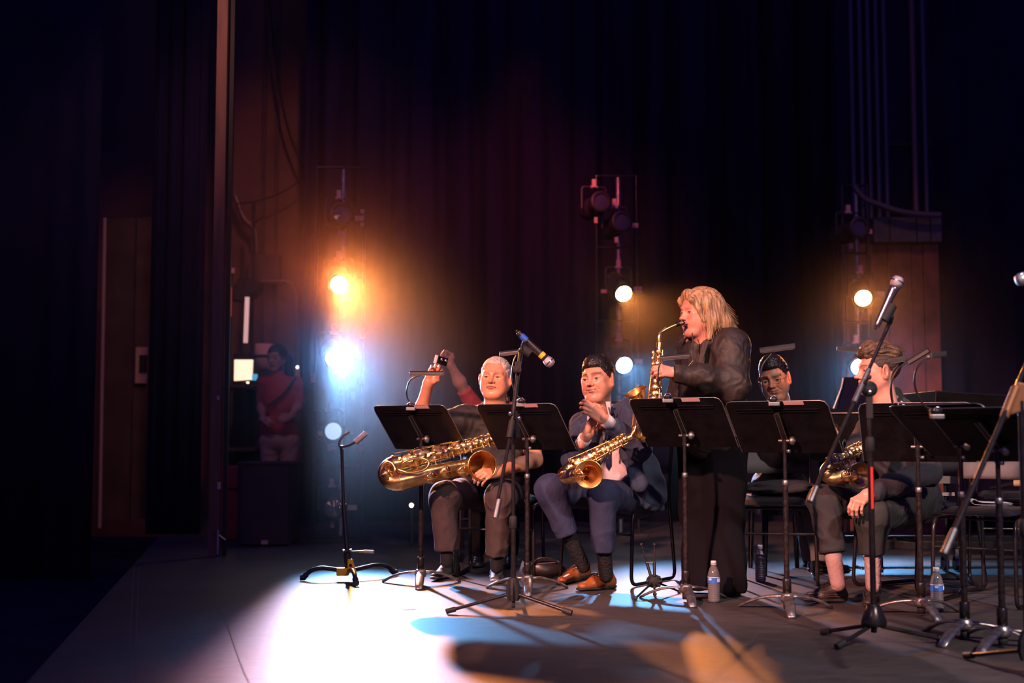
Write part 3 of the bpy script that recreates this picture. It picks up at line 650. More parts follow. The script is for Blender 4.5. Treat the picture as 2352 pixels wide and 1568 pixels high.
# M1: front stand, mic pointing down right with blue and yellow bands
b = gpt(1179, 6.18); ft = [G(1030, 1410), G(1308, 1413), G(1190, 1370)]
Ym = 6.18
t = mic_stand(b, W(1186, 975, Ym).z, ft, 'black boom microphone stand front centre, between the two seated men', zmid=W(1184, 1190, Ym).z)
# two-tube boom: from joint down-left counterweight up to the mic clip
j = W(1186, 960, Ym); m = MB(); m.tube([W(1181, 945, Ym), W(1188, 1005, Ym)], .017, 12); m.build('boom_joint', 'black_matte', t)
MB().tube([W(1143, 1150, Ym - .25), W(1172, 1000, Ym - .06)], .0085, 10).build('boom_lower', 'black_metal', t)
MB().tube([W(1137, 1190, Ym - .29), W(1146, 1148, Ym - .25)], .014, 12).build('counterweight', 'dull_steel', t)
MB().tube([W(1172, 1000, Ym - .06), W(1197, 800, Ym + .1)], .0105, 10).build('boom_upper', 'black_metal', t)
m = MB(); m.tube([W(1170, 1005, Ym - .07), W(1177, 965, Ym - .05)], .016, 12); m.build('boom_clutch', 'black_matte', t)
for p in ((1172, 949), (1192, 960)): MB().ball(W(p[0], p[1], Ym - .04), .011).build('thumb_screw', 'chrome', t)
m = MB(); m.ball(W(1188, 848, Ym + .02), (.022, .018, .022)); m.box(W(1190, 842, Ym + .02), (.03, .03, .05)); m.build('swivel', 'black_matte', t)
m = MB(); m.tube([W(1197, 800, Ym + .1), W(1208, 792, Ym + .08)], .01, 8); m.tube([W(1196, 798, Ym + .04), W(1218, 812, Ym + .04)], .023, 12); m.build('microphone_clip', 'black_matte', t)
handheld_mic(W(1274, 843, Ym + .05), W(1189, 762, Ym + .05), 'wireless microphone angled down to the right with blue and yellow bands, front centre', bands=((.10, .24, 'blue_band'), (.62, .70, 'yellow_band')), r=.0255)
MB().tube([W(1196, 800, Ym + .0), W(1200, 783, Ym + .02), W(1212, 780, Ym + .02)], .003, 6).build('clip_wire', 'chrome', t)
# M2: right stand with upright silver mic
Ym = 5.22; b = gpt(1998, Ym); ft = [G(1892, 1459), G(1926, 1492), G(2172, 1478)]
t = mic_stand(b, W(1996, 905, Ym).z, ft, 'black boom microphone stand with cone hub in front of the seated young player', cone=True, zmid=W(1998, 1010, Ym).z, r1=.0125, mt='black_metal')
MB().box(W(1997, 935, Ym), (.022, .022, .09)).build('boom_bracket', 'black_matte', t)
m = MB(); m.lathe([(0, -.012), (.032, -.012), (.034, 0), (.032, .012), (0, .012)], W(1996, 893, Ym), (.2, -1, 0), 18); m.build('boom_joint', 'black_matte', t)
MB().ball(W(1998, 900, Ym - .03), .010).build('joint_bolt', 'chrome', t)
m = MB(); m.tube([W(1985, 880, Ym - .03), W(1994, 868, Ym - .05)], .006, 8); m.ball(W(1996, 866, Ym - .05), .011); m.build('wing_screw', 'black_matte', t)
p0, p1, p2, p3 = W(1861, 1152, Ym - .35), W(1875, 1118, Ym - .32), W(1968, 910, Ym - .06), W(2043, 742, Ym + .18)
MB().tube([p1, p3], .0078, 10).build('boom_arm', 'black_metal', t)
MB().tube([p0, p1 + (p0 - p1) * .0], .0115, 12).build('counterweight', 'dull_steel', t)
MB().tube([p2 + (p2 - p3) * .08, p2 + (p3 - p2) * .35], .0115, 12).build('boom_sleeve', 'dull_steel', t)
m = MB(); m.tube([p3, W(2048, 725, Ym + .15)], .012, 8); m.tube([W(2030, 735, Ym + .12), W(2050, 700, Ym + .12)], .0215, 12); m.build('microphone_clip', 'black_matte', t)
m = MB(); m.box(W(2003, 1120, Ym - .014), (.010, .002, .17)); m.build('red_tape', 'red_tape', t)
handheld_mic(W(2069, 629, Ym + .12), W(2013, 750, Ym + .12), 'silver-headed microphone pointing up, at the right column', body_m='mic_shiny', bands=((.80, .86, 'green_band'),), r=.0268)
# M3: blurred stand at the right edge
Ym = 4.55; b = gpt(2347, Ym); ft = [G(2420, 1500), G(2440, 1565), G(2230, 1452)]
t = mic_stand(b, W(2347, 920, Ym).z, [b + Vector((.30, .05, 0)), b + Vector((.02, -.33, 0)), b + Vector((-.10, .33, 0))], 'blurred brown microphone stand cut by the right edge of the photo', cone=False, zmid=W(2347, 1200, Ym).z, r1=.014, r2=.012, mt='black_metal')
mat('orange_bracket', (.30, .12, .05), .45, metal=.3)
p0, p3 = W(2168, 1272, Ym - .35), W(2352, 850, Ym + .05)
MB().tube([p0 + (p3 - p0) * .1, p3 + (p3 - p0) * .15], .0095, 10).build('boom_arm', 'black_metal', t)
MB().tube([p0, p0 + (p3 - p0) * .12], .0125, 12).build('counterweight', 'dull_steel', t)
MB().tube([W(2306, 958, Ym - .05), W(2333, 890, Ym)], .0155, 12).build('boom_sleeve', 'orange_bracket', t)
MB().prism([(-.03, -.06), (.05, -.035), (.05, .05), (.0, .06)], W(2336, 915, Ym), (1, 0, 0), (0, 0, 1), .02).build('boom_bracket', 'orange_bracket', t, bevel=.005)
handheld_mic(W(2326, 648, Ym + .1), W(2420, 615, Ym + .1), 'microphone head poking in at the right edge of the photo', body_m='mic_shiny', r=.024)
# ================================================================== saxophone floor stand (yellow joint)
Y = 7.5; b = gpt(803, Y); t = empty('saxophone_stand', b, 'black saxophone stand with yellow joint and curved yoke in the light pool', 'instrument stand')
up = Vector((0, 0, 1)); hub = b + up * .055
for f, kn in ((G(697, 1334), 1), (G(905, 1322), 1), (G(817, 1346), .2)):
    f = Vector((f.x, f.y, .02)); u = (f - b); u.z = 0; L = u.length; u.normalize()
    P = fillet([hub, b + u * (L * .62) + up * .078, b + u * (L * .86) + up * .06, f], .06)
    MB().tube(P, .0135, 10).build('leg', 'black_paint', t); MB().tube([P[-2], f, f + u * .02], .018, 10).build('rubber_foot', 'rubber', t)
m = MB(); m.box(hub + Vector((-.03, -.015, 0)), (.07, .05, .045)); m.prism([(0, 0), (.05, 0), (.025, .075), (.0, .075)], hub + Vector((.0, -.03, .0)), (1, 0, 0), (0, 0, 1), .035); m.build('yellow_joint', 'yellow_plastic', t, bevel=.004)
MB().ball(hub + Vector((.02, -.05, .04)), .009).build('joint_screw', 'black_matte', t)
p1 = W(797, 1265, Y); p2 = W(789, 1160, Y + .02); p3 = W(785, 1032, Y + .05)
MB().tube([hub + up * .0, p1], .021, 12).build('lower_sleeve', 'black_matte', t)
MB().tube([p1, p2], .013, 10).build('main_tube', 'black_paint', t); MB().tube([p2, p3], .0095, 10).build('upper_tube', 'black_paint', t)
m = MB(); m.tube([W(788, 1266, Y - .02), W(808, 1264, Y - .02)], .01, 8); m.build('collar', 'black_paint', t)
for q in ((789, 1265), (806, 1264), (782, 1158), (794, 1157), (780, 1166)): MB().ball(W(q[0], q[1], Y - .03), .006).build('rivet', 'chrome', t)
MB().tube([W(808, 1267, Y - .02), W(838, 1266, Y - .06)], .006, 8).build('lever', 'black_paint', t); MB().tube([W(836, 1266, Y - .06), W(858, 1267, Y - .08)], .010, 8).build('lever_grip', 'grey_foam', t)
MB().tube([W(826, 1266.5, Y - .045), W(836, 1266, Y - .06)], .0075, 8).build('lever_band', 'yellow_plastic', t)
P = bez([W(803, 992, Y + .02), W(790, 1000, Y + .0), W(780, 1014, Y - .02), W(782, 1025, Y - .05), W(800, 1023, Y - .09), W(815, 1015, Y - .11), W(828, 1004, Y - .12)], 36)
MB().tube(P, .0068, 8).build('yoke', 'dull_steel', t); MB().tube([W(817, 1015, Y - .112), W(841, 994, Y - .12)], .0165, 12).build('yoke_pad', 'grey_foam', t)
MB().tube([p3, W(781, 1024, Y - .02)], .008, 8).build('yoke_stem', 'dull_steel', t)
# ================================================================== peg stand
Y = 6.8; b = gpt(1500, Y); t = empty('peg_stand', b, 'small black double-peg instrument stand under the suited man\'s chair', 'instrument stand')
hub = W(1502, 1334, Y)
m = MB(); m.ball(hub, (.042, .03, .036)); m.build('hub', 'black_matte', t)
for k in range(8):
    a = k * PI / 4; MB().ball(hub + Vector((.036 * math.cos(a), -.018, .03 * math.sin(a))), .009, seg=8, rings=5).build('hub_lug', 'black_matte', t)
for f in (G(1460, 1378), G(1504, 1368), G(1560, 1362)):
    f = Vector((f.x, f.y, .01)); MB().tube([hub, f], .0055, 8).build('leg', 'black_metal', t); MB().ball(f, .011, seg=8, rings=6).build('rubber_foot', 'rubber', t)
for a, b2 in (((1497, 1330), (1473, 1250)), ((1503, 1330), (1503, 1250))):
    A, B2 = W(a[0], a[1], Y), W(b2[0], b2[1], Y + .03); Mx = A.lerp(B2, .5)
    MB().tube([A, Mx], .0085, 8).build('peg_sleeve', 'black_paint', t); MB().tube([Mx, B2], .0038, 8).build('peg', 'black_metal', t); MB().ball(B2, .0085, seg=8, rings=6).build('peg_tip', 'rubber', t)
MB().tube([W(1484, 1292, Y - .01), W(1500, 1291, Y - .01)], .003, 6).build('cross_link', 'edge_metal', t)
MB().tube([W(1512, 1336, Y - .02), W(1522, 1333, Y - .03)], .007, 8).build('wing_nut', 'black_matte', t)
# ================================================================== bottles
mat('bottle_label', (.05, .17, .6), .35)
mat('bottle_label_white', (.7, .75, .85), .35)
def bottle(loc, label, lab=True, rz=0):
    t = empty('water_bottle', loc, label, 'bottle', group='clear plastic water bottles', rz=rz)
    prof = [(0, .004), (.020, .0), (.029, .004), (.0315, .014)]
    z = .018
    while z < .092:
        prof += [(.0315, z), (.0293, z + .004), (.0315, z + .008)]; z += .0105
    prof += [(.0315, .099), (.031, .101), (.031, .128), (.0315, .130), (.0315, .136), (.029, .150), (.022, .170), (.0155, .183), (.0125, .187), (.0125, .198)]
    inner = [(max(0, r - .0012), h + .001) for r, h in prof[::-1]]
    MB().lathe(prof, seg=24).build('bottle_body', 'plastic_clear', t, world=False)
    w = [(max(0, r - .0015), h + .002) for r, h in prof if h < .165]; w.append((0, w[-1][1]))
    MB().lathe(w, seg=24).build('water', 'plastic_clear', t, world=False)
    MB().lathe([(0, .196), (.0145, .196), (.0145, .209), (.013, .211), (0, .211)], seg=18).build('cap', 'cap_white', t, world=False)
    MB().lathe([(.0145, .192), (.0155, .192), (.0155, .195), (.0145, .195)], seg=18).build('neck_ring', 'cap_white', t, world=False)
    if lab:
        lab_o = MB().lathe([(.0322, .098), (.0322, .131)], seg=24).build('label', 'bottle_label', t, world=False)
        MB().lathe([(.0325, .1275), (.0325, .1305)], seg=24).build('label_edge', 'bottle_label_white', lab_o, world=False)
        m = MB()
        for k in range(3): 
            a = -PI / 2 + .5 + k * .22; m.box((.0326 * math.cos(a), .0326 * math.sin(a), .114), (.004, .004, .018), Matrix.Rotation(a, 3, 'Z'))
        for a in (-PI / 2 - .75,): m.box((.0326 * math.cos(a), .0326 * math.sin(a), .119), (.002, .016, .01), Matrix.Rotation(a, 3, 'Z'))
        m.build('label_print', 'bottle_label_white', lab_o, world=False)
    else:
        MB().lathe([(.0322, .098), (.0322, .131)], seg=24).build('label', 'plastic_clear', t, world=False)
    return t
bottle(G(1640, 1383), 'water bottle with blue label at the standing saxophonist\'s foot')
bottle(G(1747, 1335), 'water bottle under the empty chair beside the standing saxophonist', lab=False)
bottle(G(2153, 1403), 'water bottle with blue label at the right, by the young player\'s music stand', rz=.4)
# ================================================================== chairs
def chair(loc, rz, label, zs=.45, w=.46, d=.44, back=True, seat_m='vinyl', back_m='grey_fabric', hb=.86, front_bar=True):
    """faces local -y; sled-base tube frame"""
    t = empty('stacking_chair', loc, label, 'chair', group='black tube-framed stacking chairs', rz=math.radians(rz)); B = lambda mb, n, m_, **k: mb.build(n, m_, t, world=False, **k)
    r = .0105
    for sx in (-1, 1):
        x = sx * w / 2
        pts = [(x, d * .42, zs - .02), (x, -d * .5, zs - .02), (x * 1.03, -d * .58, .012), (x * 1.03, d * .62, .012), (x, d * .48, zs + .06), (x, d * .62, hb)]
        B(MB().tube(fillet(pts, .06), r, 10), 'side_frame', 'black_metal')
    for y, z, n in ((-d * .53, zs - .16, 'front_bar'), (d * .1, zs - .03, 'cross_bar')):
        B(MB().tube([(-w / 2, y, z), (w / 2, y, z)], r * .7, 8), n, 'black_metal')
    # seat: cushioned pad with rolled front
    vs = []; fs = []; nx, ny = 9, 9
    for side in (0, 1):
        for i in range(nx):
            for j in range(ny):
                u = i / (nx - 1) * 2 - 1; v = j / (ny - 1) * 2 - 1
                e = max(abs(u), abs(v)) ** 6
                z = (zs + .042 - .028 * e - (.012 * (v < -.5) * (-.5 - v) * 2)) if side == 0 else zs - .004 + .008 * e
                xx = u * w * .47 * (1 - .06 * abs(v) ** 4 * 1); yy = v * d * .5 * (1 - .04 * abs(u) ** 4)
                vs.append((xx, yy, z))
    g = lambda s_, i, j: s_ * nx * ny + i * ny + j
    for i in range(nx - 1):
        for j in range(ny - 1):
            fs.append((g(0, i, j), g(0, i + 1, j), g(0, i + 1, j + 1), g(0, i, j + 1))); fs.append((g(1, i, j), g(1, i, j + 1), g(1, i + 1, j + 1), g(1, i + 1, j)))
    rim = [(i, 0) for i in range(nx)] + [(nx - 1, j) for j in range(1, ny)] + [(i, ny - 1) for i in range(nx - 2, -1, -1)] + [(0, j) for j in range(ny - 2, 0, -1)]
    for k in range(len(rim)):
        a, b_ = rim[k], rim[(k + 1) % len(rim)]; fs.append((g(0, *a), g(1, *a), g(1, *b_), g(0, *b_)))
    B(MB().add(vs, fs), 'seat', seat_m)
    if back:
        vs = []; fs = []
        for side in (0, 1):
            for i in range(11):
                for j in range(5):
                    u = i / 10 * 2 - 1; v = j / 4
                    curve = .03 * (1 - u * u); th = .012 * (1 - max(abs(u), abs(v * 2 - 1)) ** 8) + .004
                    z = zs + .17 + v * (hb - zs - .17 + .01); y = d * .52 + (z - zs) / (hb - zs) * d * .10 + curve + (-th if side == 0 else th)
                    vs.append((u * w * .5, y, z))
        g = lambda s_, i, j: s_ * 55 + i * 5 + j
        for i in range(10):
            for j in range(4):
                fs.append((g(0, i, j), g(0, i + 1, j), g(0, i + 1, j + 1), g(0, i, j + 1))); fs.append((g(1, i, j), g(1, i, j + 1), g(1, i + 1, j + 1), g(1, i + 1, j)))
        rim = [(i, 0) for i in range(11)] + [(10, j) for j in range(1, 5)] + [(i, 4) for i in range(9, -1, -1)] + [(0, j) for j in range(3, 0, -1)]
        for k in range(len(rim)):
            a, b_ = rim[k], rim[(k + 1) % len(rim)]; fs.append((g(0, *a), g(1, *a), g(1, *b_), g(0, *b_)))
        B(MB().add(vs, fs), 'backrest', back_m)
    return t
CH = {}
def gx(px, Y): return ((px - 1176) / F) * Y / math.cos(TH) * math.cos(TH) / 1.0 * 1.0
CH[1] = chair((gpt(1150, 7.85).x, 7.85, 0), -8, 'stacking chair under the white-haired baritone player')
CH[2] = chair((.62, 7.5, 0), -35, 'stacking chair under the suited man')
CH[3] = chair((gpt(1772, 7.5).x, 7.5, 0), -10, 'empty stacking chair holding a dark coat, between the standing woman and the young player')
CH[4] = chair((gpt(2100, 7.1).x, 7.1, 0), -62, 'stacking chair under the seated young player')
CH[5] = chair((2.42, 6.50, 0), -38, 'empty stacking chair with glinting frame and folded paper, behind the right-hand stands', w=.40, d=.38, hb=.70)
CH[6] = chair((gpt(2335, 7.15).x, 7.15, 0), -10, 'farther stacking chair with pale grey backrest at the right edge', zs=.50, d=.36, hb=.80)
# coat over the empty chair
def cloth_lump(name, c, size, mt, label, cat, seed=0, parent=None, R=None, amp=.25):
    mb = MB(); mb.ball((0, 0, 0), 1.0, seg=36, rings=22); R = R or Matrix.Identity(3); vs = []
    for p in mb.v:
        p = Vector(p); q = p * (1 + amp * noise.noise(p * 1.7 + Vector((seed, 0, 0))) + amp * .4 * noise.noise(p * 5 + Vector((seed, 3, 0))))
        vs.append(Vector(c) + R @ Vector((q.x * size[0], q.y * size[1], q.z * size[2])))
    mb.v = [tuple(v) for v in vs]; o = mb.build(name, mt, parent)
    return tag(o, label, cat) if label else o
mat('dark_wool', (.018, .016, .018), .9, bump=.5, bscale=60)
cloth_lump('folded_coat', (gpt(1790, 7.55).x, 7.6, .54), (.24, .15, .045), 'dark_wool', 'dark coat folded on the empty chair between the woman and the young player', 'coat', 3)
# bag, paper and folded sheet
t = empty('instrument_bag', G(1252, 1330), 'small black leather bag on the floor between the two seated men', 'bag')
c = G(1252, 1330)
cloth_lump('bag_body', c + Vector((0, .06, .058)), (.125, .075, .058), 'leather_bag', None, None, 5, t, amp=.10)
MB().tube(bez([c + Vector((-.09, -.01, .07)), c + Vector((-.04, -.03, .125)), c + Vector((.05, -.03, .12)), c + Vector((.10, -.01, .07))], 16), .006, 6).build('strap', 'leather_bag', t)
MB().tube([c + Vector((-.10, -.0, .09)), c + Vector((.10, -.0, .10))], .003, 5).build('zip', 'dull_steel', t)
t = tag(MB().prism([(-.05, 0), (.03, 0), (.05, .05), (.0, .11), (-.02, .05)], G(1200, 1328) + Vector((0, 0, .0)), (1, .2, 0), (0, .35, 1), .002).build('paper_sheet', 'paper'), 'crumpled white sheet standing on the floor beside the black bag', 'paper')
q = Vector((gpt(2250, 6.5).x, 6.5, .497)); pts = [q + Vector((.16, .02, .0)), q + Vector((.03, 0, .0)), q + Vector((-.035, 0, .003)), q + Vector((-.055, 0, .016)), q + Vector((-.04, 0, .028)), q + Vector((.0, 0, .012)), q + Vector((.16, .02, .006))]
P = bez(pts, 40); vs = []; fs = []
for p in P: vs += [p + Vector((0, -.02, 0)), p + Vector((.03, .16, 0))]
for i in range(len(P) - 1): fs.append((2 * i, 2 * i + 1, 2 * i + 3, 2 * i + 2))
o = MB().add(vs, fs).build('folded_paper', 'paper'); so = o.modifiers.new('s', 'SOLIDIFY'); so.thickness = .002; tag(o, 'white paper curled over on the seat of the empty right-hand chair', 'paper')
# paper and flute-like stick at far right
a, b = W(2150, 1066, 7.6), W(2197, 1104, 7.6)
mat('tan_card', (.30, .22, .19), .85, bump=.3, bscale=200)
t = empty('card_sign', Vector((a.x + .06, 7.6, 0)), 'blank tan card on a thin black pole behind the scratched music stand', 'card')
MB().box(((a.x + b.x) / 2, 7.6, (a.z + b.z) / 2), (b.x - a.x, .006, a.z - b.z + .03)).build('card', 'tan_card', t)
MB().tube([((a.x + b.x) / 2, 7.63, 0.02), ((a.x + b.x) / 2, 7.63, a.z)], .009, 8).build('pole', 'black_matte', t); MB().lathe([(0, 0), (.09, 0), (.09, .015), (0, .03)], ((a.x + b.x) / 2, 7.63, 0)).build('base', 'black_matte', t)
MB().box(((a.x + b.x) / 2, 7.62, .50), (.1, .02, .02)).build('crossbar', 'tag_pale', t)
mat('bamboo', (.55, .36, .17), .4)
t = empty('clarinet', W(2320, 1106, 7.05), 'slim black woodwind with a tan end lying on the farther right chair', 'instrument')
zc = .545
def hz(px, Y): p = gpt(px, Y); return Vector((p.x, Y, zc + .02))
MB().tube([hz(2270, 7.12) - Vector((0, 0, .01)), hz(2326, 7.06) + Vector((0, 0, .02))], [.006, .016], 10).build('body', 'lacquer', t)
MB().tube([hz(2326, 7.06) + Vector((0, 0, .02)), hz(2375, 7.0) + Vector((0, 0, .025))], .019, 10).build('end_joint', 'bamboo', t)
# ================================================================== grand piano
X0 = gpt(1868, 7.95).x
t = empty('grand_piano', (X0, 8.0, 0), 'black grand piano behind the players at the right', 'piano')
poly = [(X0, 8.0), (X0 + .55, 7.62), (X0 + 1.0, 7.62), (X0 + 1.9, 7.75), (X0 + 2.3, 8.1), (X0 + 2.3, 8.8), (X0 + 1.9, 9.15), (X0, 9.2)]
MB().prism(poly, (0, 0, .84), (1, 0, 0), (0, 1, 0), .30).build('case', 'lacquer', t, bevel=.01)
MB().prism([(x, y - .01) for x, y in poly], (0, 0, 1.005), (1, 0, 0), (0, 1, 0), .025).build('lid', 'lacquer', t, bevel=.004)
p = [W(1875, 941, 7.72), W(1990, 941, 7.62), W(2352, 944, 7.4)]
MB().tube([Vector((X0, 7.99, .99)), Vector((X0 + .55, 7.61, .99)), Vector((X0 + 1.0, 7.61, .99)), Vector((X0 + 1.9, 7.74, .99))], .004, 6).build('rim_line', 'edge_metal', t)
a, b = W(2102, 905, 8.3), W(2420, 945, 8.3)
m = MB(); m.prism([(a.x, a.z + .01), (a.x + .5, a.z - .02), (b.x, a.z - .045), (b.x, 1.02), (a.x - .01, 1.02)], (0, 8.35, 0), (1, 0, 0), (0, 0, 1), .9); m.build('raised_lid_section', 'desk_metal', t, bevel=.006)
a, b = W(1936, 866, 8.2), W(1992, 940, 8.2)
MB().prism([(a.x + .01, a.z), (b.x + .03, a.z), (b.x + .03, 1.018), (a.x - .05, 1.018)], (0, 8.2, 0), (1, 0, 0), (0, 0, 1), .03).build('music_rest', 'lacquer', t)
MB().tube([W(1937, 868, 8.17), W(1933, 890, 8.17), W(1915, 938, 8.15)], .006, 7).build('rest_prop', 'dull_steel', t)
MB().box((X0 + .02, 8.6, .78), (.16, 1.1, .06)).build('key_bed', 'lacquer', t)
m = MB()
for lx, ly in ((X0 + .35, 7.95), (X0 + .35, 8.95), (X0 + 1.9, 8.3)):
    MB().lathe([(0, .10), (.035, .10), (.05, .2), (.075, .62), (.085, .70), (0, .70)], (lx, ly, 0), seg=14).build('leg', 'lacquer', t)
    m = MB(); m.lathe([(0, .075), (.05, .075), (.05, .105), (.03, .11), (0, .11)], (lx, ly, 0), seg=14); m.tube([(lx - .015, ly, .04), (lx + .015, ly, .04)], .038, 14); m.box((lx, ly, .065), (.05, .03, .05)); m.build('caster', 'dull_steel', t)
MB().box((X0 + 1.25, 8.05, .16), (1.9, .05, .05)).build('dolly_rail', 'black_metal', t, bevel=.004)
MB().box((X0 + 1.25, 8.5, .16), (1.9, .05, .05)).build('dolly_rail', 'black_metal', t, bevel=.004)
for px in (2163, 2190): 
    q = gpt(px, 8.05); m = MB(); m.tube([q + Vector((-.015, 0, .045)), q + Vector((.015, 0, .045))], .043, 14); m.box(q + Vector((0, 0, .11)), (.03, .05, .09)); m.build('dolly_caster', 'dull_steel', t)
m = MB(); m.box((X0 + .30, 7.85, .2), (.02, .02, .38)); m.box((X0 + .38, 7.85, .2), (.02, .02, .38)); m.build('pedal_lyre', 'lacquer', t)
for k in range(3): MB().box((X0 + .22 + .06 * k, 7.75, .05), (.022, .14, .012)).build('pedal', 'chrome', t, bevel=.003)
# bench of the pianist
t = empty('piano_bench', (gpt(1790, 8.0).x, 8.0, 0), 'low black piano bench under the man with glasses', 'bench')
bx, by = gpt(1790, 8.0).x, 8.0
MB().box((bx, by, .44), (.36, .55, .07)).build('seat', 'vinyl', t, bevel=.02); MB().box((bx, by, .385), (.33, .5, .04)).build('apron', 'lacquer', t)
for sx in (-1, 1):
    for sy in (-1, 1): MB().tube([(bx + sx * .15, by + sy * .23, .0), (bx + sx * .14, by + sy * .22, .37)], [.015, .02], 8).build('leg', 'lacquer', t)
# ================================================================== smooth solid modelling (signed distances meshed by surface nets)
def _v(p): return np.array(p, dtype=np.float32)
class Sdf:
    def __init__(s): s.P = []
    def _add(s, fn, lo, hi, k, op): s.P.append((fn, np.minimum(lo, hi), np.maximum(lo, hi), k, op)); return s
    def cone(s, a, b, ra, rb=None, k=.02, op='u', cut=None, flat=None):
        """round cone a->b; cut=(start,end) trims flat ends; flat=(dir, factor) squeezes the section along dir"""
        rb = ra if rb is None else rb; a = _v(a); b = _v(b); ba = b - a; L2 = float(ba @ ba); L = L2 ** .5
        R = max(ra, rb)
        if flat is not None: fd = _v(Vector(flat[0]).normalized()); ff = flat[1]
        def fn(p):
            pa = p - a; t = np.clip((pa @ ba) / L2, 0, 1)[..., None]; q = pa - t * ba
            if flat is not None:
                c = (q @ fd)[..., None]; q = q + fd * c * (1 / ff - 1)
            d = np.sqrt((q * q).sum(-1)) - (ra + (rb - ra) * t[..., 0])
            if cut is not None:
                h = (pa @ ba) / L
                if cut[0]: d = np.maximum(d, -h)
                if cut[1]: d = np.maximum(d, h - L)
            return d
        return s._add(fn, np.minimum(a, b) - R, np.maximum(a, b) + R, k, op)
    def path(s, pts, rs, k=.02, **kw):
        for i in range(len(pts) - 1): s.cone(pts[i], pts[i + 1], rs[i], rs[i + 1], k, **kw)
        return s
    def ell(s, c, r, R=None, k=.02, op='u'):
        c = _v(c); r = _v(r if hasattr(r, '__len__') else (r, r, r)); Rm = np.array(R, dtype=np.float32) if R is not None else None
        def fn(p):
            q = p - c
            if Rm is not None: q = q @ Rm
            k0 = np.sqrt(((q / r) ** 2).sum(-1)); k1 = np.sqrt(((q / (r * r)) ** 2).sum(-1)) + 1e-6
            return k0 * (k0 - 1) / k1
        return s._add(fn, c - r.max(), c + r.max(), k, op)
    def box(s, c, h, R=None, rad=.005, k=.005, op='u'):
        c = _v(c); h = _v(h); Rm = np.array(R, dtype=np.float32) if R is not None else None; m = float(np.sqrt((h * h).sum()))
        def fn(p):
            q = p - c
            if Rm is not None: q = q @ Rm
            d = np.abs(q) - (h - rad)
            return np.sqrt((np.maximum(d, 0) ** 2).sum(-1)) + np.minimum(d.max(-1), 0) - rad
        return s._add(fn, c - m, c + m, k, op)
    def eval(s, X, Y, Z):
        D = np.full((len(X), len(Y), len(Z)), .5, dtype=np.float32)
        for fn, lo, hi, k, op in s.P:
            m = k + .012
            i0, i1 = np.searchsorted(X, [lo[0] - m, hi[0] + m]); j0, j1 = np.searchsorted(Y, [lo[1] - m, hi[1] + m]); k0, k1 = np.searchsorted(Z, [lo[2] - m, hi[2] + m])
            if i1 <= i0 or j1 <= j0 or k1 <= k0: continue
            g = np.stack(np.meshgrid(X[i0:i1], Y[j0:j1], Z[k0:k1], indexing='ij'), -1)
            d = fn(g); o = D[i0:i1, j0:j1, k0:k1]
            if op == 'u':
                h = np.maximum(k - np.abs(o - d), 0) / k; D[i0:i1, j0:j1, k0:k1] = np.minimum(o, d) - h * h * k * .25
            else:
                h = np.maximum(k - np.abs(o + d), 0) / k; D[i0:i1, j0:j1, k0:k1] = np.maximum(o, -d) + h * h * k * .25
        return D
    def bounds(s):
        lo = np.min([p[1] for p in s.P if p[4] == 'u'], 0); hi = np.max([p[2] for p in s.P if p[4] == 'u'], 0); return lo, hi
    def mesh(s, res, clip=None):
        lo, hi = s.bounds(); lo = lo - 3 * res; hi = hi + 3 * res
        if clip is not None:
            lo = np.maximum(lo, _v(clip[0])); hi = np.minimum(hi, _v(clip[1]))
        ax = [np.arange(lo[i], hi[i], res, dtype=np.float32) for i in range(3)]
        D = s.eval(*ax)
        for a in range(3):                                        # close at the borders
            sl = [slice(None)] * 3
            for e in (0, -1): sl[a] = e; D[tuple(sl)] = np.maximum(D[tuple(sl)], .003)
        return nets(D, lo, res)
def nets(D, lo, res):
    n = D.shape; neg = D < 0
    c = np.zeros((n[0] - 1, n[1] - 1, n[2] - 1), dtype=np.int8)
    for i in (0, 1):
        for j in (0, 1):
            for k in (0, 1): c += neg[i:n[0] - 1 + i, j:n[1] - 1 + j, k:n[2] - 1 + k]
    act = (c > 0) & (c < 8); idx = np.argwhere(act); ids = -np.ones(act.shape, dtype=np.int64); ids[act] = np.arange(len(idx))
    acc = np.zeros((len(idx), 3)); cnt = np.zeros(len(idx))
    cor = [(i, j, k) for i in (0, 1) for j in (0, 1) for k in (0, 1)]
    for a in cor:
        for ax in range(3):
            if a[ax]: continue
            b = list(a); b[ax] = 1
            da = D[idx[:, 0] + a[0], idx[:, 1] + a[1], idx[:, 2] + a[2]]; db = D[idx[:, 0] + b[0], idx[:, 1] + b[1], idx[:, 2] + b[2]]
            m = (da < 0) != (db < 0); t = np.where(m, da / np.where(m, da - db, 1), 0)
            p = np.tile(np.array(a, float), (len(idx), 1)); p[:, ax] += t
            acc[m] += p[m]; cnt[m] += 1
    V = (idx + acc / cnt[:, None]) * res + np.asarray(lo)
    quads = []
    for ax in range(3):
        o = [0, 0, 0]; o[ax] = 1; u, v = [(1, 2), (2, 0), (0, 1)][ax]
        A = neg[:n[0] - o[0], :n[1] - o[1], :n[2] - o[2]]; B = neg[o[0]:, o[1]:, o[2]:]
        e = np.argwhere(A != B); e = e[(e[:, u] > 0) & (e[:, v] > 0) & (e[:, u] < n[u] - 1) & (e[:, v] < n[v] - 1)]
        du = np.zeros(3, int); du[u] = 1; dv = np.zeros(3, int); dv[v] = 1
        g = lambda q: ids[q[:, 0], q[:, 1], q[:, 2]]
        q4 = np.stack([g(e - du - dv), g(e - dv), g(e), g(e - du)], 1)
        flip = B[e[:, 0], e[:, 1], e[:, 2]]
        q4[flip] = q4[flip][:, ::-1]
        quads.append(q4)
    Q = np.concatenate(quads); Q = Q[(Q >= 0).all(1)]
    return V, Q
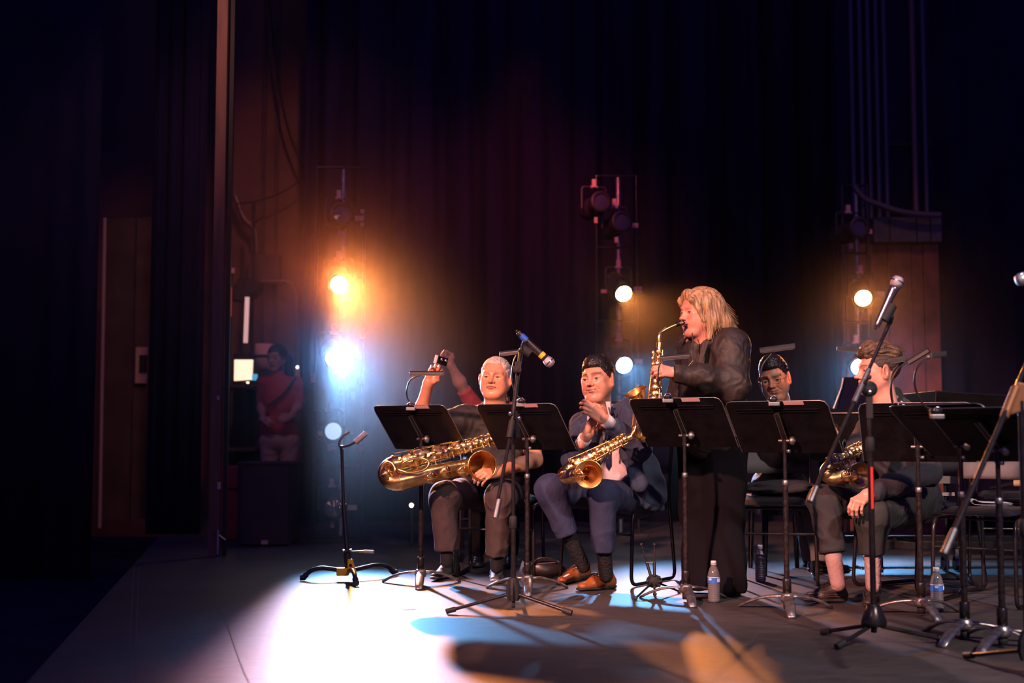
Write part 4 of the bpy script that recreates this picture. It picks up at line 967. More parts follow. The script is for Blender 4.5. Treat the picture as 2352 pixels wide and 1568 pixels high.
def vnormals(V, Q):
    a = V[Q[:, 2]] - V[Q[:, 0]]; b = V[Q[:, 3]] - V[Q[:, 1]]; fn = np.cross(a, b); N = np.zeros_like(V)
    for k in range(4): np.add.at(N, Q[:, k], fn)
    return N / (np.linalg.norm(N, axis=1, keepdims=True) + 1e-12)
def wrinkle(V, Q, amp, scale, stretch=(1, 1, 1), seed=0, mask=None, ridged=True):
    N = vnormals(V, Q); S = np.array(stretch) * scale; P = V * S + seed
    nn = noise.noise; q = np.empty(len(V))
    for i, p in enumerate(P): 
        w = nn((p[0] * .6, p[1] * .6, p[2] * .6)) * 1.2
        q[i] = nn((p[0] + w, p[1] + w, p[2] - w))
    d = (1 - np.abs(q) * 3) if ridged else q
    d = np.clip(d, -.8, 1) * amp
    if mask is not None: d = d * mask
    return V + N * d[:, None]
def sdf_obj(name, VQ, m, parent=None, colfn=None, label=None):
    V, Q = VQ
    if parent is not None:
        inv = np.array(PM[parent.name].inverted()); V = V @ inv[:3, :3].T + inv[:3, 3]
    me = bpy.data.meshes.new(name); me.vertices.add(len(V)); me.vertices.foreach_set('co', V.astype(np.float32).ravel())
    me.loops.add(len(Q) * 4); me.loops.foreach_set('vertex_index', Q.astype(np.int32).ravel())
    me.polygons.add(len(Q)); me.polygons.foreach_set('loop_start', np.arange(0, len(Q) * 4, 4, dtype=np.int32))
    me.polygons.foreach_set('use_smooth', np.ones(len(Q), dtype=bool)); me.update(calc_edges=True)
    if colfn is not None:
        ca = me.color_attributes.new('col', 'FLOAT_COLOR', 'POINT'); c4 = np.ones((len(V), 4), np.float32); c4[:, :3] = colfn; ca.data.foreach_set('color', c4.ravel())
    me.materials.append(M[m] if isinstance(m, str) else m)
    o = bpy.data.objects.new(name, me); C.objects.link(o)
    if parent is not None: o.parent = parent; PM[o.name] = PM[parent.name]
    return tag(o, label)
def join_vq(L):
    Vs, Qs, n = [], [], 0
    for V, Q in L: Vs.append(V); Qs.append(Q + n); n += len(V)
    return np.concatenate(Vs), np.concatenate(Qs)
def xf(VQ, Mx):
    """apply a 4x4 to a mesh (mirrors flip the faces)"""
    V, Q = VQ; A = np.array(Mx); V = V @ A[:3, :3].T + A[:3, 3]
    if np.linalg.det(A[:3, :3]) < 0: Q = Q[:, ::-1]
    return V, Q
# ---------------------------------------------------------------- head: local frame x = the person's left, y = forward, z = up, origin mid-head
def sm(x, a, b): t = np.clip((x - a) / (b - a), 0, 1); return t * t * (3 - 2 * t)
def head(skin, res=.0026, fat=0.0, jaw=1.0, brow=(.05, .035, .025), smile=0.0, squint=.0, open_=0.0, lips=(.45, .14, .12), stubble=0.0, iris=(.06, .03, .02), nose=1.0, neck=.056,
         brow_w=1.0, puff=0.0, thin=1.0, age=0.0, browd=1.0, neckdir=(0, -.035, -.21), ears=1.0):
    s = Sdf(); f = fat; w = thin
    s.ell((0, -.018, .036), (.0745 * w, .094, .084), k=.02)
    s.ell((0, .022, -.012), (.063 * w, .068, .086), k=.03)
    for x in (-1, 1):
        s.cone((x * .050 * jaw * w, -.005, -.042), (x * .026 * jaw, .058, -.094), .022 + f * .012, .019 + f * .008, k=.03)
        s.ell((x * .036 * w, .052, -.030), (.024 + f * .008, .023 + f * .003, .026 + f * .006), k=.03)
        s.ell((x * .043 * w, .058, -.006), (.017, .014, .011), k=.02)
        if f: s.ell((x * .042, .032, -.060), (.020 + f * .008, .03, .024 + f * .008), k=.03)
        if puff: s.ell((x * .034, .064, -.054), (.016, .016, .018), k=.02)
        s.cone((x * .014, .083, .021), (x * .046 * w, .067, .024), .0085 * browd, .007 * browd, k=.018)
        s.ell((x * .0310, .092, .001), (.0225, .018, .0145), k=.014, op='s')
    s.ell((0, .069, -.098), (.024 + f * .006, .019, .017 + f * .004), k=.022)
    s.ell((0, .074, -.058), (.031, .018, .022), k=.02)
    if f: s.ell((0, .035, -.105), (.042, .038, .022), k=.03)
    # eyes
    for x in (-1, 1):
        s.ell((x * .0335, .0660, .001), (.0160, .0145, .0145), k=.002)
        s.cone((x * .0335 - .013, .0755, .0062 - squint * .003), (x * .0335 + .013, .0752, .0055 - squint * .003), .0052, .0048, k=.006)
        s.cone((x * .0335 - .012, .0735, -.0075 + squint * .003), (x * .0335 + .012, .0730, -.0070 + squint * .003), .0050, .0046, k=.006)
        s.cone((x * .0335 - .006, .0782, .0068 - squint * .003), (x * .0335 + .006, .0782, .0068 - squint * .003), .0042, .0042, k=.004)
        s.cone((x * .018, .078, -.013), (x * .040, .071, -.016), .004, .003, k=.006) if age else None
    # nose
    s.cone((0, .080, .014), (0, .094 + .004 * nose, -.020), .0068, .0088, k=.012)
    s.ell((0, .100 + .006 * nose, -.028), (.0120, .0120, .0105), k=.008)
    for x in (-1, 1):
        s.ell((x * .0130, .089 + .003 * nose, -.031), (.0088, .0105, .0085), k=.006)
        s.ell((x * .0062, .094 + .003 * nose, -.0375), (.0032, .0045, .003), k=.002, op='s')
        if smile or fat or age: s.cone((x * .022, .0865, -.034), (x * (.038 + smile * .004), .0765, -.056), .0018, .0018, k=.008, op='s')
    # mouth
    sy = .004 * smile
    s.cone((0, .0915, -.0535), (0, .0925, -.0530), .0048, .0045, k=.006)
    for x in (-1, 1):
        s.cone((x * .002, .0915, -.0530), (x * (.028 + smile * .003), .077, -.0575 + sy), .0048, .0026, k=.005)
        s.cone((0, .0905, -.0640 - open_ * .004), (x * .024, .0800, -.0605 + sy), .0054, .0030, k=.005)
        s.cone((0, .0975, -.0585), (x * (.029 + smile * .004), .0850, -.0588 + sy), .0016 + open_ * .002, .0014, k=.003, op='s')
    s.ell((0, .090, -.076), (.018, .008, .005), k=.008, op='s')
    # ears
    for x in (-1, 1):
        R = Matrix.Rotation(x * -.50, 3, 'Z') @ Matrix.Rotation(-.15, 3, 'X')
        c = Vector((x * (.0810 * w + .004 * fat), -.010, -.006))
        s.ell(c, (.0080, .021 * ears, .034 * ears), R=R, k=.010); s.ell(c + Vector((x * .007, .004, .003)), (.005, .0105, .019), R=R, k=.005, op='s')
        s.ell(c + Vector((x * .002, .006, -.026)), (.006, .008, .008), k=.006); s.ell(c + Vector((x * .002, .012, -.004)), (.0045, .006, .008), k=.004)
    # neck
    nd = Vector(neckdir)
    s.cone((0, -.022, -.045), nd, neck * .95 + f * .004, neck * 1.1 + f * .008, k=.03)
    s.cone((0, .012, -.100), (nd.x, nd.y + .02, nd.z), .030 + f * .012, .034 + f * .01, k=.03)
    V, Q = s.mesh(res)
    x, y, z = V[:, 0], V[:, 1], V[:, 2]; ax = np.abs(x)
    col = np.tile(np.array(skin, float), (len(V), 1))
    def mixc(m, c): col[:] = col * (1 - m[:, None]) + np.array(c) * m[:, None]
    red = np.array(skin) * np.array((1.05, .70, .66))
    mixc(np.exp(-(((ax - .038) / .018) ** 2 + ((z + .028) / .018) ** 2)) * (y > .02) * .55, red)
    mixc(np.exp(-((x / .014) ** 2 + ((z + .028) / .012) ** 2)) * (y > .08) * .5, red)
    mixc((ax > .074 * w) * (np.abs(z + .004) < .036) * (np.abs(y + .008) < .024) * .45, red)
    if stubble:
        mk = sm(-z, .038, .056) * sm(y, -.02, .02) * stubble + np.exp(-((z + .044) / .007) ** 2) * (ax < .03) * (y > .07) * stubble; mixc(np.clip(mk, 0, 1) * .5, np.array(skin) * .35)
    # lips
    up = (np.abs(z + .0545 - (ax / .029) ** 2 * (sy - .002)) < .0054) & (ax < .029) & (y > .078); lo = (np.abs(z + .0635 + open_ * .003 - (ax / .024) ** 2 * (.003 + sy)) < .0056) & (ax < .027) & (y > .074)
    mixc((up | lo) * .75, lips); mixc(((np.abs(z + .0588 - (ax / .028) ** 2 * sy) < .0018 + open_ * .002) & (ax < .031) & (y > .074)) * 1.0, (.06, .015, .015))
    # nostrils, brows, eyes
    mixc(((ax > .002) & (ax < .0105) & (np.abs(z + .0365) < .003) & (y > .086)) * .8, np.array(skin) * .2)
    bz = .0235 + .0035 * np.sin(np.clip((ax - .012) / .036, 0, 1) * 2.4)
    mixc(np.clip(1.3 - np.abs(z - bz) / (.0052 * brow_w), 0, 1) * (ax > .011) * (ax < .055) * (y > .05) * .9, brow)
    dx = ax - .0335; eye = ((dx / .0158) ** 2 + ((z + .0006) / (.0070 - squint * .0036)) ** 2 < 1) & (y > .066)
    mixc(eye * 1.0, (.55, .48, .46)); mixc((eye & (dx ** 2 + (z - .0005) ** 2 < .0074 ** 2)) * 1.0, iris)
    lash = (np.abs(z - (.0060 - squint * .0036) + (dx / .0150) ** 2 * .004) < .0020) & (np.abs(dx) < .0160) & (y > .064); mixc(lash * .9, (.03, .018, .015))
    return (V, Q), col
def hair_cap(res, length=.012, front=.052, side=-.02, back=-.055, thin=1.0, part=None, vol=1.0, top=0.0, seed=0, amp=.0035, scale=60, stretch=(1, .4, 1), strands=0, hairline=.060):
    """short hair: a shell over the cranium, trimmed by a hairline"""
    s = Sdf(); s.ell((0, -.018, .036), (.0745 * thin + length * .7 * vol, .094 + length * .8, .084 + length + top), k=.01)
    if top: s.ell((0, .02, .075 + top * .5), (.055 * thin, .065, .045 + top), k=.03)
    V, Q = s.mesh(res)
    x, y, z = V[:, 0], V[:, 1], V[:, 2]; ax = np.abs(x)
    # hairline height as a function of how far forward
    line = np.where(y > .045, hairline - .05 * sm(ax, .045, .075) * 1.0, 0)
    line = np.where(y <= .045, side + (hairline - .035 - side) * sm(y, .012, .047), line)
    line = np.where(y < -.03, side + (back - side) * sm(-y, .03, .075), line)
    V = wrinkle(V, Q, amp, scale, stretch, seed, ridged=True)
    keep = z > line
    tt = np.clip((z - line) / .013, 0, 1)[:, None]; c0 = np.array((0, -.018, .036)); f0 = .0745 / (.0745 + length * .7 + .0005) * .995
    V = c0 + (V - c0) * (f0 + (1 - f0) * np.sqrt(tt))
    kq = keep[Q].all(1); Q = Q[kq]; used = np.unique(Q); mp = -np.ones(len(V), int); mp[used] = np.arange(len(used))
    return V[used], mp[Q]
# ---------------------------------------------------------------- hand: wrist at origin, +y to the fingers, +z back of the hand, +x the thumb side
def hand(curls, spread=.08, thumb=((.030, .025, -.012), (.052, .052, -.016), (.058, .080, -.014)), res=.0026, k=.007, wrist=.026, fore=None, size=1.0):
    """curls: per finger (index..little) three bends in degrees; thumb: three joint points"""
    s = Sdf()
    base = [(.026, .086, .002), (.008, .090, .004), (-.010, .086, .003), (-.026, .077, -.001)]
    ln = [(.040, .024, .020), (.044, .028, .021), (.041, .026, .021), (.032, .020, .019)]; rr = [.0088, .0090, .0086, .0076]
    s.cone((0, -.04, 0), (0, .012, 0), wrist, wrist * .95, k=.02, flat=((0, 0, 1), .72))
    for b in base: s.cone((b[0] * .62, .015, 0), b, .013, .0105, k=.012)
    s.ell((.018, .034, -.010), (.016, .028, .013), k=.015); s.ell((-.016, .035, -.009), (.014, .03, .012), k=.015)
    tips = []
    for i, b in enumerate(base):
        p = Vector(b); a = 0; sp = (1.2 - i * .85) * spread
        for j in range(3):
            a += math.radians(curls[i][j]); d = Vector((math.sin(sp) * math.cos(a), math.cos(sp) * math.cos(a), -math.sin(a))); q = p + d * ln[i][j]
            s.cone(p, q, rr[i] * (1 - .09 * j), rr[i] * (1 - .09 * (j + 1)), k=.004 if j else .007); p = q
        tips.append(p)
    t0 = Vector((.014, .012, -.006)); T = [t0] + [Vector(q) for q in thumb]
    for j, (ra, rb) in enumerate(((.015, .0125), (.0115, .0100), (.0100, .0085))): s.cone(T[j], T[j + 1], ra, rb, k=.010 if j == 0 else .005)
    V, Q = s.mesh(res); return (V * size, Q)
def hand_at(wrist, fwd, dorsal, mirror=False, **kw):
    VQ = hand(**kw); y = Vector(fwd).normalized(); z = Vector(dorsal); z = (z - y * z.dot(y)).normalized(); x = y.cross(z)
    if mirror: x = -x
    Mx = Matrix((( x.x, y.x, z.x, wrist[0]), (x.y, y.y, z.y, wrist[1]), (x.z, y.z, z.z, wrist[2]), (0, 0, 0, 1))); return xf(VQ, Mx)
def head_at(center, yaw, pitch=0, roll=0, scale=1.0, **kw):
    """yaw in degrees: 0 faces the camera (-y), negative turns to the photo's left"""
    Mx = Matrix.Translation(Vector(center)) @ Matrix.Rotation(math.radians(180 + yaw), 4, 'Z') @ Matrix.Rotation(math.radians(pitch), 4, 'X') @ Matrix.Rotation(math.radians(roll), 4, 'Y') @ Matrix.Scale(scale, 4)
    VQ, col = head(**kw); return xf(VQ, Mx), col, Mx
SK = {}
def skin_mat():
    m = mat('skin', (.6, .35, .25), .42, attr=True, var=.10, vscale=25, sss=.12, bump=.12, bscale=350, bdist=.0008)
skin_mat()
def flatcol(VQ, c): return np.tile(np.array(c, float), (len(VQ[0]), 1))
def shoe(parent, toe, heel, up=(0, 0, 1), kind='sneaker', mt='black_matte', sole_m='rubber', name='shoe', lift=0.0, label=None, w=1.0, high=0.0, stripes=False):
    """toe, heel: floor points; returns shoe object with sole and laces as sub-parts"""
    toe, heel = Vector(toe), Vector(heel); d = (toe - heel); L = d.length; d.normalize(); u = Vector((0, 0, 1)); u = (u - d * u.dot(d)).normalized(); x = d.cross(u)
    def P(a, b, c): return heel + x * a * w + d * (b * L) + u * c
    s = Sdf(); h = .06 + high
    s.cone(P(0, .14, .045), P(0, .20, h + .02), .036, .034, k=.02); s.cone(P(0, .14, .035), P(0, .55, .038), .034, .036, k=.02, flat=(u, .9))
    s.cone(P(0, .55, .034), P(.004, .86, .026), .040, .030, k=.02, flat=(u, .72)); s.cone(P(0, .25, h), P(0, .62, .045), .028, .026, k=.02)
    s.cone(P(0, .20, h + .005), P(0, .16, h + .06), .024, .026, k=.004, op='s')
    s.box(P(0, .5, -.035), (.2, .3, .045), R=Matrix((x, d, u)).transposed(), k=.004, op='s')
    V, Q = s.mesh(.0042); o = sdf_obj(name, (V, Q), mt, parent, label=label)
    s = Sdf(); th = .012 if kind == 'dress' else .016
    s.cone(P(0, .15, th), P(0, .55, th), .037, .040, k=.02, flat=(u, .35)); s.cone(P(0, .55, th), P(.004, .90, th * (1.0 if kind == 'dress' else 1.25)), .042, .031, k=.02, flat=(u, .35))
    s.cone(P(0, .12, .012), P(0, .26, .012), .036, .036, k=.01, flat=(u, .45)) if kind == 'dress' else None
    so = sdf_obj('sole', s.mesh(.004), sole_m, parent); so.parent = o
    m = MB()
    for k in range(5):
        b = .34 + .065 * k; z = (h + .022) * (1 - (b - .2) * 1.05) + .028; 
        m.tube([P(-.020, b, z - .004), P(0, b + .012, z + .004), P(.020, b + .02, z - .004)], .0026, 5); m.tube([P(.020, b, z - .004), P(0, b + .012, z + .005), P(-.020, b + .02, z - .004)], .0026, 5)
    if stripes:
        for sx in (-1, 1):
            for r_ in range(4):
                mm = MB(); mm.tube(bez([P(sx * (.0375 - .002 * r_), .08 + b * .8, .020 + .011 * r_ + (.016 * math.sin(b * 3.3 + .4)) * (1 - b * .6)) - x * sx * .008 * max(0, b - .75) * 4 for b in [k / 8 for k in range(9)]], 24), .0024, 5)
                mm.build('side_stripe', 'dull_steel' if r_ == 3 else 'black_metal', parent).parent = o
    q = P(0, .33, (h + .02) * .88 + .030)
    for sx in (-1, 1): m.tube(bez([q, q + x * sx * .022 + u * .01, q + x * sx * .034 - u * .006 + d * .012, q + x * sx * .012 + d * .006], 12), .0022, 5)
    la = m.build('laces', 'black_matte' if kind != 'dress' or mt == 'black_shoe' else 'lace_brown', parent); la.parent = o
    return o
mat('lace_brown', (.10, .035, .015), .7)
# ================================================================== saxophones
def brass(name, c, r=.27):
    m = mat(name, c, r, metal=1.0, var=.25, vscale=30, bump=.25, bscale=60)
brass('brass_gold', (1.0, .62, .22)); brass('brass_aged', (.52, .36, .16), .32); brass('brass_bell_shade', (.55, .25, .07), .42); brass('brass_dark', (.30, .17, .08), .3)  # bell brass darkened, shade of the hollow put into its colour
mat('pearl', (.75, .7, .65), .3); mat('ebonite', (.008, .008, .009), .15)
def sax(label, top, bottom, s, bl, bend, e, rf, neck, key, r0=.012, r1=.033, bow=.045, m='brass_gold', mb='brass_bell_shade', cups=13, seed=0, mouth=True, loop=False, group=None, engraved=False, kdir2=None, rb=None):
    """top/bottom: ends of the straight body; s: from body towards the bell; bl: length of the bell tube; bend: how far it leans; e: direction the bell opens; neck: points"""
    rnd = random.Random(seed); top, bottom = Vector(top), Vector(bottom); z = (top - bottom); L = z.length; z.normalize(); s = Vector(s); s = (s - z * s.dot(z)).normalized(); n = z.cross(s)
    key = Vector(key); key = (key - z * key.dot(z)).normalized(); side = z.cross(key); e = Vector(e).normalized()
    t = empty('saxophone', bottom, label, 'saxophone')
    N = 12; MB().tube([top.lerp(bottom, i / N) for i in range(N + 1)], [r0 + (r1 - r0) * i / N for i in range(N + 1)], 20).build('body_tube', m, t)
    rbw = r1 * 1.12
    P = [bottom]; R = [r1]; c = bottom + s * bow
    for i in range(1, 13):
        a = PI * i / 12; P.append(c - s * bow * math.cos(a) - z * bow * 1.1 * math.sin(a)); R.append(r1 + (rbw - r1) * i / 12)
    MB().tube(P, R, 20, cap=False).build('bow', m, t)
    for q, rr in ((0, r1), (12, rbw)): 
        a = P[q]; MB().tube([a - z * .006, a + z * .006], rr * 1.10, 20).build('bow_ring', m, t)
    B0 = P[-1]; n1 = 14; BP, BR = [], []
    end = B0 + z * bl * .80 + s * bend; ctrl = B0 + z * bl * .75
    for i in range(n1 + 1):
        q = i / n1; p = B0 * (1 - q) ** 3 + (B0 + z * bl * .45) * 3 * q * (1 - q) ** 2 + (end - e * bl * .30) * 3 * q * q * (1 - q) + end * q ** 3
        BP.append(p); BR.append(rbw + (rf * .42 - rbw) * q * .5 + (rf - rf * .60) * max(0, (q - .55) / .45) ** 2.2)
    BR[-1] = rf
    mbell = MB(); mbell.tube(BP, BR, 32, cap=False)
    mbell.tube([p for p in BP[::-1]], [r * .965 for r in BR[::-1]], 32, cap=False); ob = mbell.build('bell', m, t)
    MB().tube([BP[-1] + (frame(e).col[0] * math.cos(a) + frame(e).col[1] * math.sin(a)) * rf for a in [2 * PI * k / 40 for k in range(40)]], rf * .035 + .0012, 8, closed=True).build('bell_rim', m, t)
    inn = MB(); inn.tube([p for p in BP[4:]], [r * .955 for r in BR[4:]], 32, cap=False); inn.build('bell_interior', mb, t)
    if engraved:
        g = MB()
        for k in range(46):
            q = rnd.randint(5, 11); a = rnd.uniform(0, 2 * PI); ax = (BP[q + 1] - BP[q]).normalized(); F3 = frame(ax); c = BP[q] + (F3.col[0] * math.cos(a) + F3.col[1] * math.sin(a)) * (BR[q] * 1.005)
            rr = rnd.uniform(.006, .012); nn = (c - BP[q]).normalized(); tt = ax.cross(nn)
            g.tube([c + ax * rr * math.cos(w) * (1 - w / 9) + tt * rr * math.sin(w) * (1 - w / 9) for w in [x_ * .7 for x_ in range(8)]], .0011, 4)
        g.build('engraving', 'brass_dark', t, kind='stuff')
    MB().tube([B0 + z * .08 + s * -.0, (bottom + z * .09) + s * r1 * .5], .005, 8).build('body_brace', m, t)
    # keywork
    for i in range(cups):
        q = .05 + .86 * (i + .5) / cups; p = top.lerp(bottom, q); r = r0 + (r1 - r0) * q; cr = r * (.78 if i % 3 else .95) + .003
        a = (-.25, .35, .05)[i % 3] + rnd.uniform(-.12, .12); d = key * math.cos(a) + side * math.sin(a)
        MB().lathe([(0, .0), (cr, 0), (cr * 1.04, .003), (cr, .007), (cr * .5, .009), (0, .0105)], p + d * (r + .004), d, 18).build('key_cup', m, t)
        if i % 2 == 0 and q > .2:
            MB().lathe([(0, .0), (.0075, 0), (.0075, .003), (0, .0035)], p + d * (r + .017) + side * (.006), d, 12).build('key_pearl', 'pearl', t)
        MB().tube([p + d * (r + .010), p + d * (r * .8 + .014) + side * (r + .012)], .0022, 6).build('key_arm', m, t)
    for k, (a, q0, q1, off) in enumerate(((1.15, .06, .52, .012), (1.3, .50, .97, .013), (.85, .15, .9, .016), (-1.0, .1, .6, .012), (-1.25, .45, .98, .014), (-.75, .3, .85, .017))):
        d = key * math.cos(a) + side * math.sin(a); p0, p1 = top.lerp(bottom, q0), top.lerp(bottom, q1)
        MB().tube([p0 + d * (r0 + (r1 - r0) * q0 + off), p1 + d * (r0 + (r1 - r0) * q1 + off)], .0024, 7).build('key_rod', m, t)
        for j in range(5):
            q = q0 + (q1 - q0) * j / 4; p = top.lerp(bottom, q); rr = r0 + (r1 - r0) * q
            MB().tube([p + d * rr * .9, p + d * (rr + off + .003)], [.0028, .0032], 6).build('post', m, t)
    lv = MB()
    for i in range(int(46 * cups / 12)):
        q = rnd.uniform(.04, .97); p = top.lerp(bottom, q); rr = r0 + (r1 - r0) * q; a = rnd.uniform(-1.35, 1.35); d = key * math.cos(a) + side * math.sin(a); tt = z.cross(d)
        o1 = p + d * (rr + rnd.uniform(.006, .020)); l1 = rnd.uniform(.006, .016); o2 = o1 + tt * rnd.choice((-1, 1)) * l1 + z * rnd.uniform(-.008, .008)
        lv.tube([p + d * rr * .95 , o1, o2], [.0022, .0024, .0019], 5); lv.ball(o2, (.0042, .0042, .0030), frame(d), 7, 5)
    lv.build('small_levers', m, t, kind='stuff')
    # side key touches and palm keys
    for k in range(4):
        q = .10 + .07 * k; p = top.lerp(bottom, q); a = -1.1 + .25 * k; d = key * math.cos(a) + side * math.sin(a); rr = r0 + (r1 - r0) * q
        MB().ball(p + d * (rr + .018), (.009, .006, .014), frame(z)).build('palm_key', m, t)
    # bell key cups with wire guards
    for k in range(3):
        q = 3 + 2.6 * k; i = int(q); p = BP[i]; ax = (BP[i + 1] - BP[i]).normalized(); d = (key - ax * key.dot(ax)).normalized(); d = (d + ax.cross(d) * (.7 if k != 1 else .35)).normalized(); cr = min(BR[i] * .85, .034); rr = BR[i]
        MB().lathe([(0, .004), (cr, .003), (cr * 1.04, .008), (cr * .9, .012), (0, .014)], p + d * rr, d, 20).build('bell_key_cup', m, t)
        tt = ax.cross(d); g = MB()
        for (u_, v_) in ((ax, tt), (tt, ax)):
            g.tube(fillet([p + d * (rr * .8) + u_ * cr * 1.15, p + d * (rr + .026) + u_ * cr * .9, p + d * (rr + .026) - u_ * cr * .9, p + d * (rr * .8) - u_ * cr * 1.15], .012), .002, 6)
        g.build('key_guard', m, t)
    # thumb-side cluster near the bow
    for k in range(3):
        p = bottom + z * (.03 + .03 * k) + key * (r1 + .012) + side * (.012 * (k - 1)); MB().box(p, (.020, .006, .016), Matrix((side, key, z)).transposed()).build('pinky_key', m, t, bevel=.002)
    bk = P[6]; 
    MB().lathe([(0, 0), (r1 * .8, 0), (r1 * .85, .006), (0, .01)], bk + key * r1 * 1.05, key, 18).build('low_key_cup', m, t)
    MB().tube([bk + key * (r1 * 1.02) + z * r1 * .9, bk + key * (r1 + .03), bk + key * (r1 * 1.02) - z * r1 * .9], .0025, 6).build('key_guard', m, t)
    # neck and mouthpiece
    NP = bez([top] + [Vector(p) for p in neck], 30); nn = len(NP); k5 = int(nn * .80)
    MB().tube([top - z * .012, top + z * .012], r0 * 1.35, 16).build('neck_collar', m, t)
    MB().tube(NP[:k5 + 1], [r0 - (r0 - .0065) * i / k5 for i in range(k5 + 1)], 14).build('neck', m, t)
    mid = NP[nn // 3]; MB().tube([NP[nn // 5] + key * .012 - z * .0, mid + key * .014 + z * .004, NP[nn // 2] + z * .014], .0024, 6).build('octave_key', m, t)
    if mouth:
        rest = NP[k5 - 1:]; MB().tube(rest, [.0115 - .0055 * (i / max(1, len(rest) - 1)) ** 2 for i in range(len(rest))], 12).build('mouthpiece', 'ebonite', t)
        q = rest[len(rest) // 2]; dd = (rest[-1] - rest[0]).normalized(); MB().tube([q - dd * .012, q + dd * .010], .0128, 14).build('ligature', 'brass_dark', t)
    return t
# ================================================================== people
def arm_skin(elbow, wrist, re=.045, rw=.027, res=.004, mid=.04):
    s = Sdf(); e, w = Vector(elbow), Vector(wrist); m = e.lerp(w, .35); s.path([e, m, w], [re, mid, rw], k=.03); s.cone(w, w + (w - e).normalized() * .015, rw, rw * .95, k=.02)
    return s.mesh(res)
def person(loc, label): return empty('person', loc, label, 'person')
def body_obj(t, heads, others, skin, name='body', core=None):
    if core:
        s = Sdf(); [s.cone(a, b, ra, rb, k=.04) for a, b, ra, rb in core]; others = others + [s.mesh(.011)]
    (VQ, col) = heads; L = [VQ] + others; cols = [col] + [flatcol(o, skin) for o in others]
    return sdf_obj(name, join_vq(L), 'skin', t, np.concatenate(cols))
def cloth(t, name, s, res, m, amp=.004, scale=9, stretch=(1, 1, 1), seed=0, label=None, clip=None):
    V, Q = s.mesh(res, clip); V = wrinkle(V, Q, amp, scale, stretch, seed); return sdf_obj(name, (V, Q), m, t, label=label)
mat('shirt_black', (.020, .019, .018), .75, bump=.6, bscale=25, var=.5, vscale=18)
mat('trousers_charcoal', (.050, .034, .036), .85, bump=1.0, bscale=14, bdist=.012, stretch=(1, 1, .55), var=.15, vscale=30)
mat('navy_suit', (.022, .029, .075), .85, bump=1.0, bscale=14, bdist=.012, stretch=(1, 1, .55), var=.15, vscale=40)
mat('navy_jacket', (.024, .036, .074), .88, bump=.9, bscale=18, bdist=.012, stretch=(1, 1, .55), var=.2, vscale=60)
mat('white_shirt', (.62, .52, .55), .8, bump=.2, bscale=120)
mat('brown_leather', (.33, .10, .025), .30, bump=.35, bscale=60, var=.25, vscale=14, coat=.3)
mat('brown_jacket', (.020, .013, .011), .62, bump=1.0, bscale=14, bdist=.012, stretch=(1, 1, .55), var=.2, vscale=10)
mat('black_trousers', (.005, .004, .006), .95, spec=.15, bump=.3, bscale=60)
mat('black_shoe', (.02, .018, .018), .3, coat=.4, bump=.3, bscale=60)
mat('sneaker_grey', (.045, .045, .043), .6, bump=.5, bscale=80, var=.3, vscale=25)
mat('sneaker_dark', (.040, .032, .028), .45, bump=.4, bscale=60, var=.3, vscale=25)
mat('sneaker_sole', (.12, .11, .105), .6)
mat('charcoal_sweater', (.024, .023, .030), .88, bump=1.0, bscale=16, bdist=.012, stretch=(1, 1, .55), var=.15)
mat('dark_denim', (.022, .021, .024), .85, bump=1.0, bscale=16, bdist=.012, stretch=(1, 1, .55), var=.15)
mat('green_black_trousers', (.024, .027, .024), .8, bump=1.0, bscale=14, bdist=.012, stretch=(1, 1, .55))
mat('sock_pale', (.36, .24, .22), .9, bump=.4, bscale=200)
mat('sock_black', (.006, .006, .008), .9, bump=.5, bscale=80)
mat('hair_white', (.52, .46, .40), .55, bump=.9, bscale=90, stretch=(1, .3, 1), bdist=.004, var=.3, vscale=60)
mat('hair_black', (.012, .009, .008), .40, bump=.9, bscale=110, stretch=(1, .3, 1), bdist=.004)
mat('hair_brown', (.085, .050, .026), .45, bump=.9, bscale=110, stretch=(1, .25, 1), bdist=.004, var=.5, vscale=70)
mat('hair_blond', (.34, .205, .10), .40, bump=.9, bscale=90, stretch=(1, 1, .10), bdist=.004, var=.7, vscale=55)
mat('hair_blond_light', (.52, .34, .18), .38)
mat('tie_black', (.012, .010, .012), .5)
def strands(t, name, roots, m, r=.0012, seg=4):
    mb = MB()
    for P in roots:
        n = len(P); mb.tube(P, [r * (1 - .7 * i / (n - 1)) for i in range(n)], seg, cap=False)
    return mb.build(name, m, t)
# ------------------------------------------------------------------ 1 white-haired baritone player
t = person(gpt(1140, 7.75), 'white-haired man in a black shirt seated with a baritone saxophone, holding up a phone'); SKC = (.68, .31, .175)
hc = W(1138, 869, 7.62)
VQ, col, Mx = head_at(hc, -14, 4, -2, 1.045, skin=SKC, thin=1.06, fat=.75, jaw=1.08, squint=.85, age=1, smile=-.5, nose=1.15, brow=(.30, .18, .13), brow_w=.8, iris=(.05, .03, .02), neck=.060, lips=(.42, .15, .13))
wr = W(984, 880, 7.45); el = W(961, 968, 7.55); wl = W(1141, 1084, 7.28); e2 = W(1228, 1056, 7.55)
hR = hand_at(wr, W(1002, 845, 7.42) - wr, (-.2, 1, -.1), mirror=True, curls=[(45, 60, 40), (35, 55, 35), (30, 50, 30), (30, 45, 25)], thumb=((.026, .030, -.020), (.040, .056, -.036), (.030, .080, -.046)), size=1.02, spread=.10)
hL = hand_at(wl, W(1100, 1090, 7.18) - wl, (.15, -.75, .65), mirror=False, curls=[(35, 45, 25), (40, 45, 25), (42, 45, 25), (45, 40, 25)], thumb=((.028, .030, -.010), (.048, .055, -.02), (.048, .082, -.03)), size=1.05)
body_obj(t, (VQ, col), [arm_skin(el, wr, .048, .030), hR, arm_skin(e2, wl, .050, .031), hL], SKC)
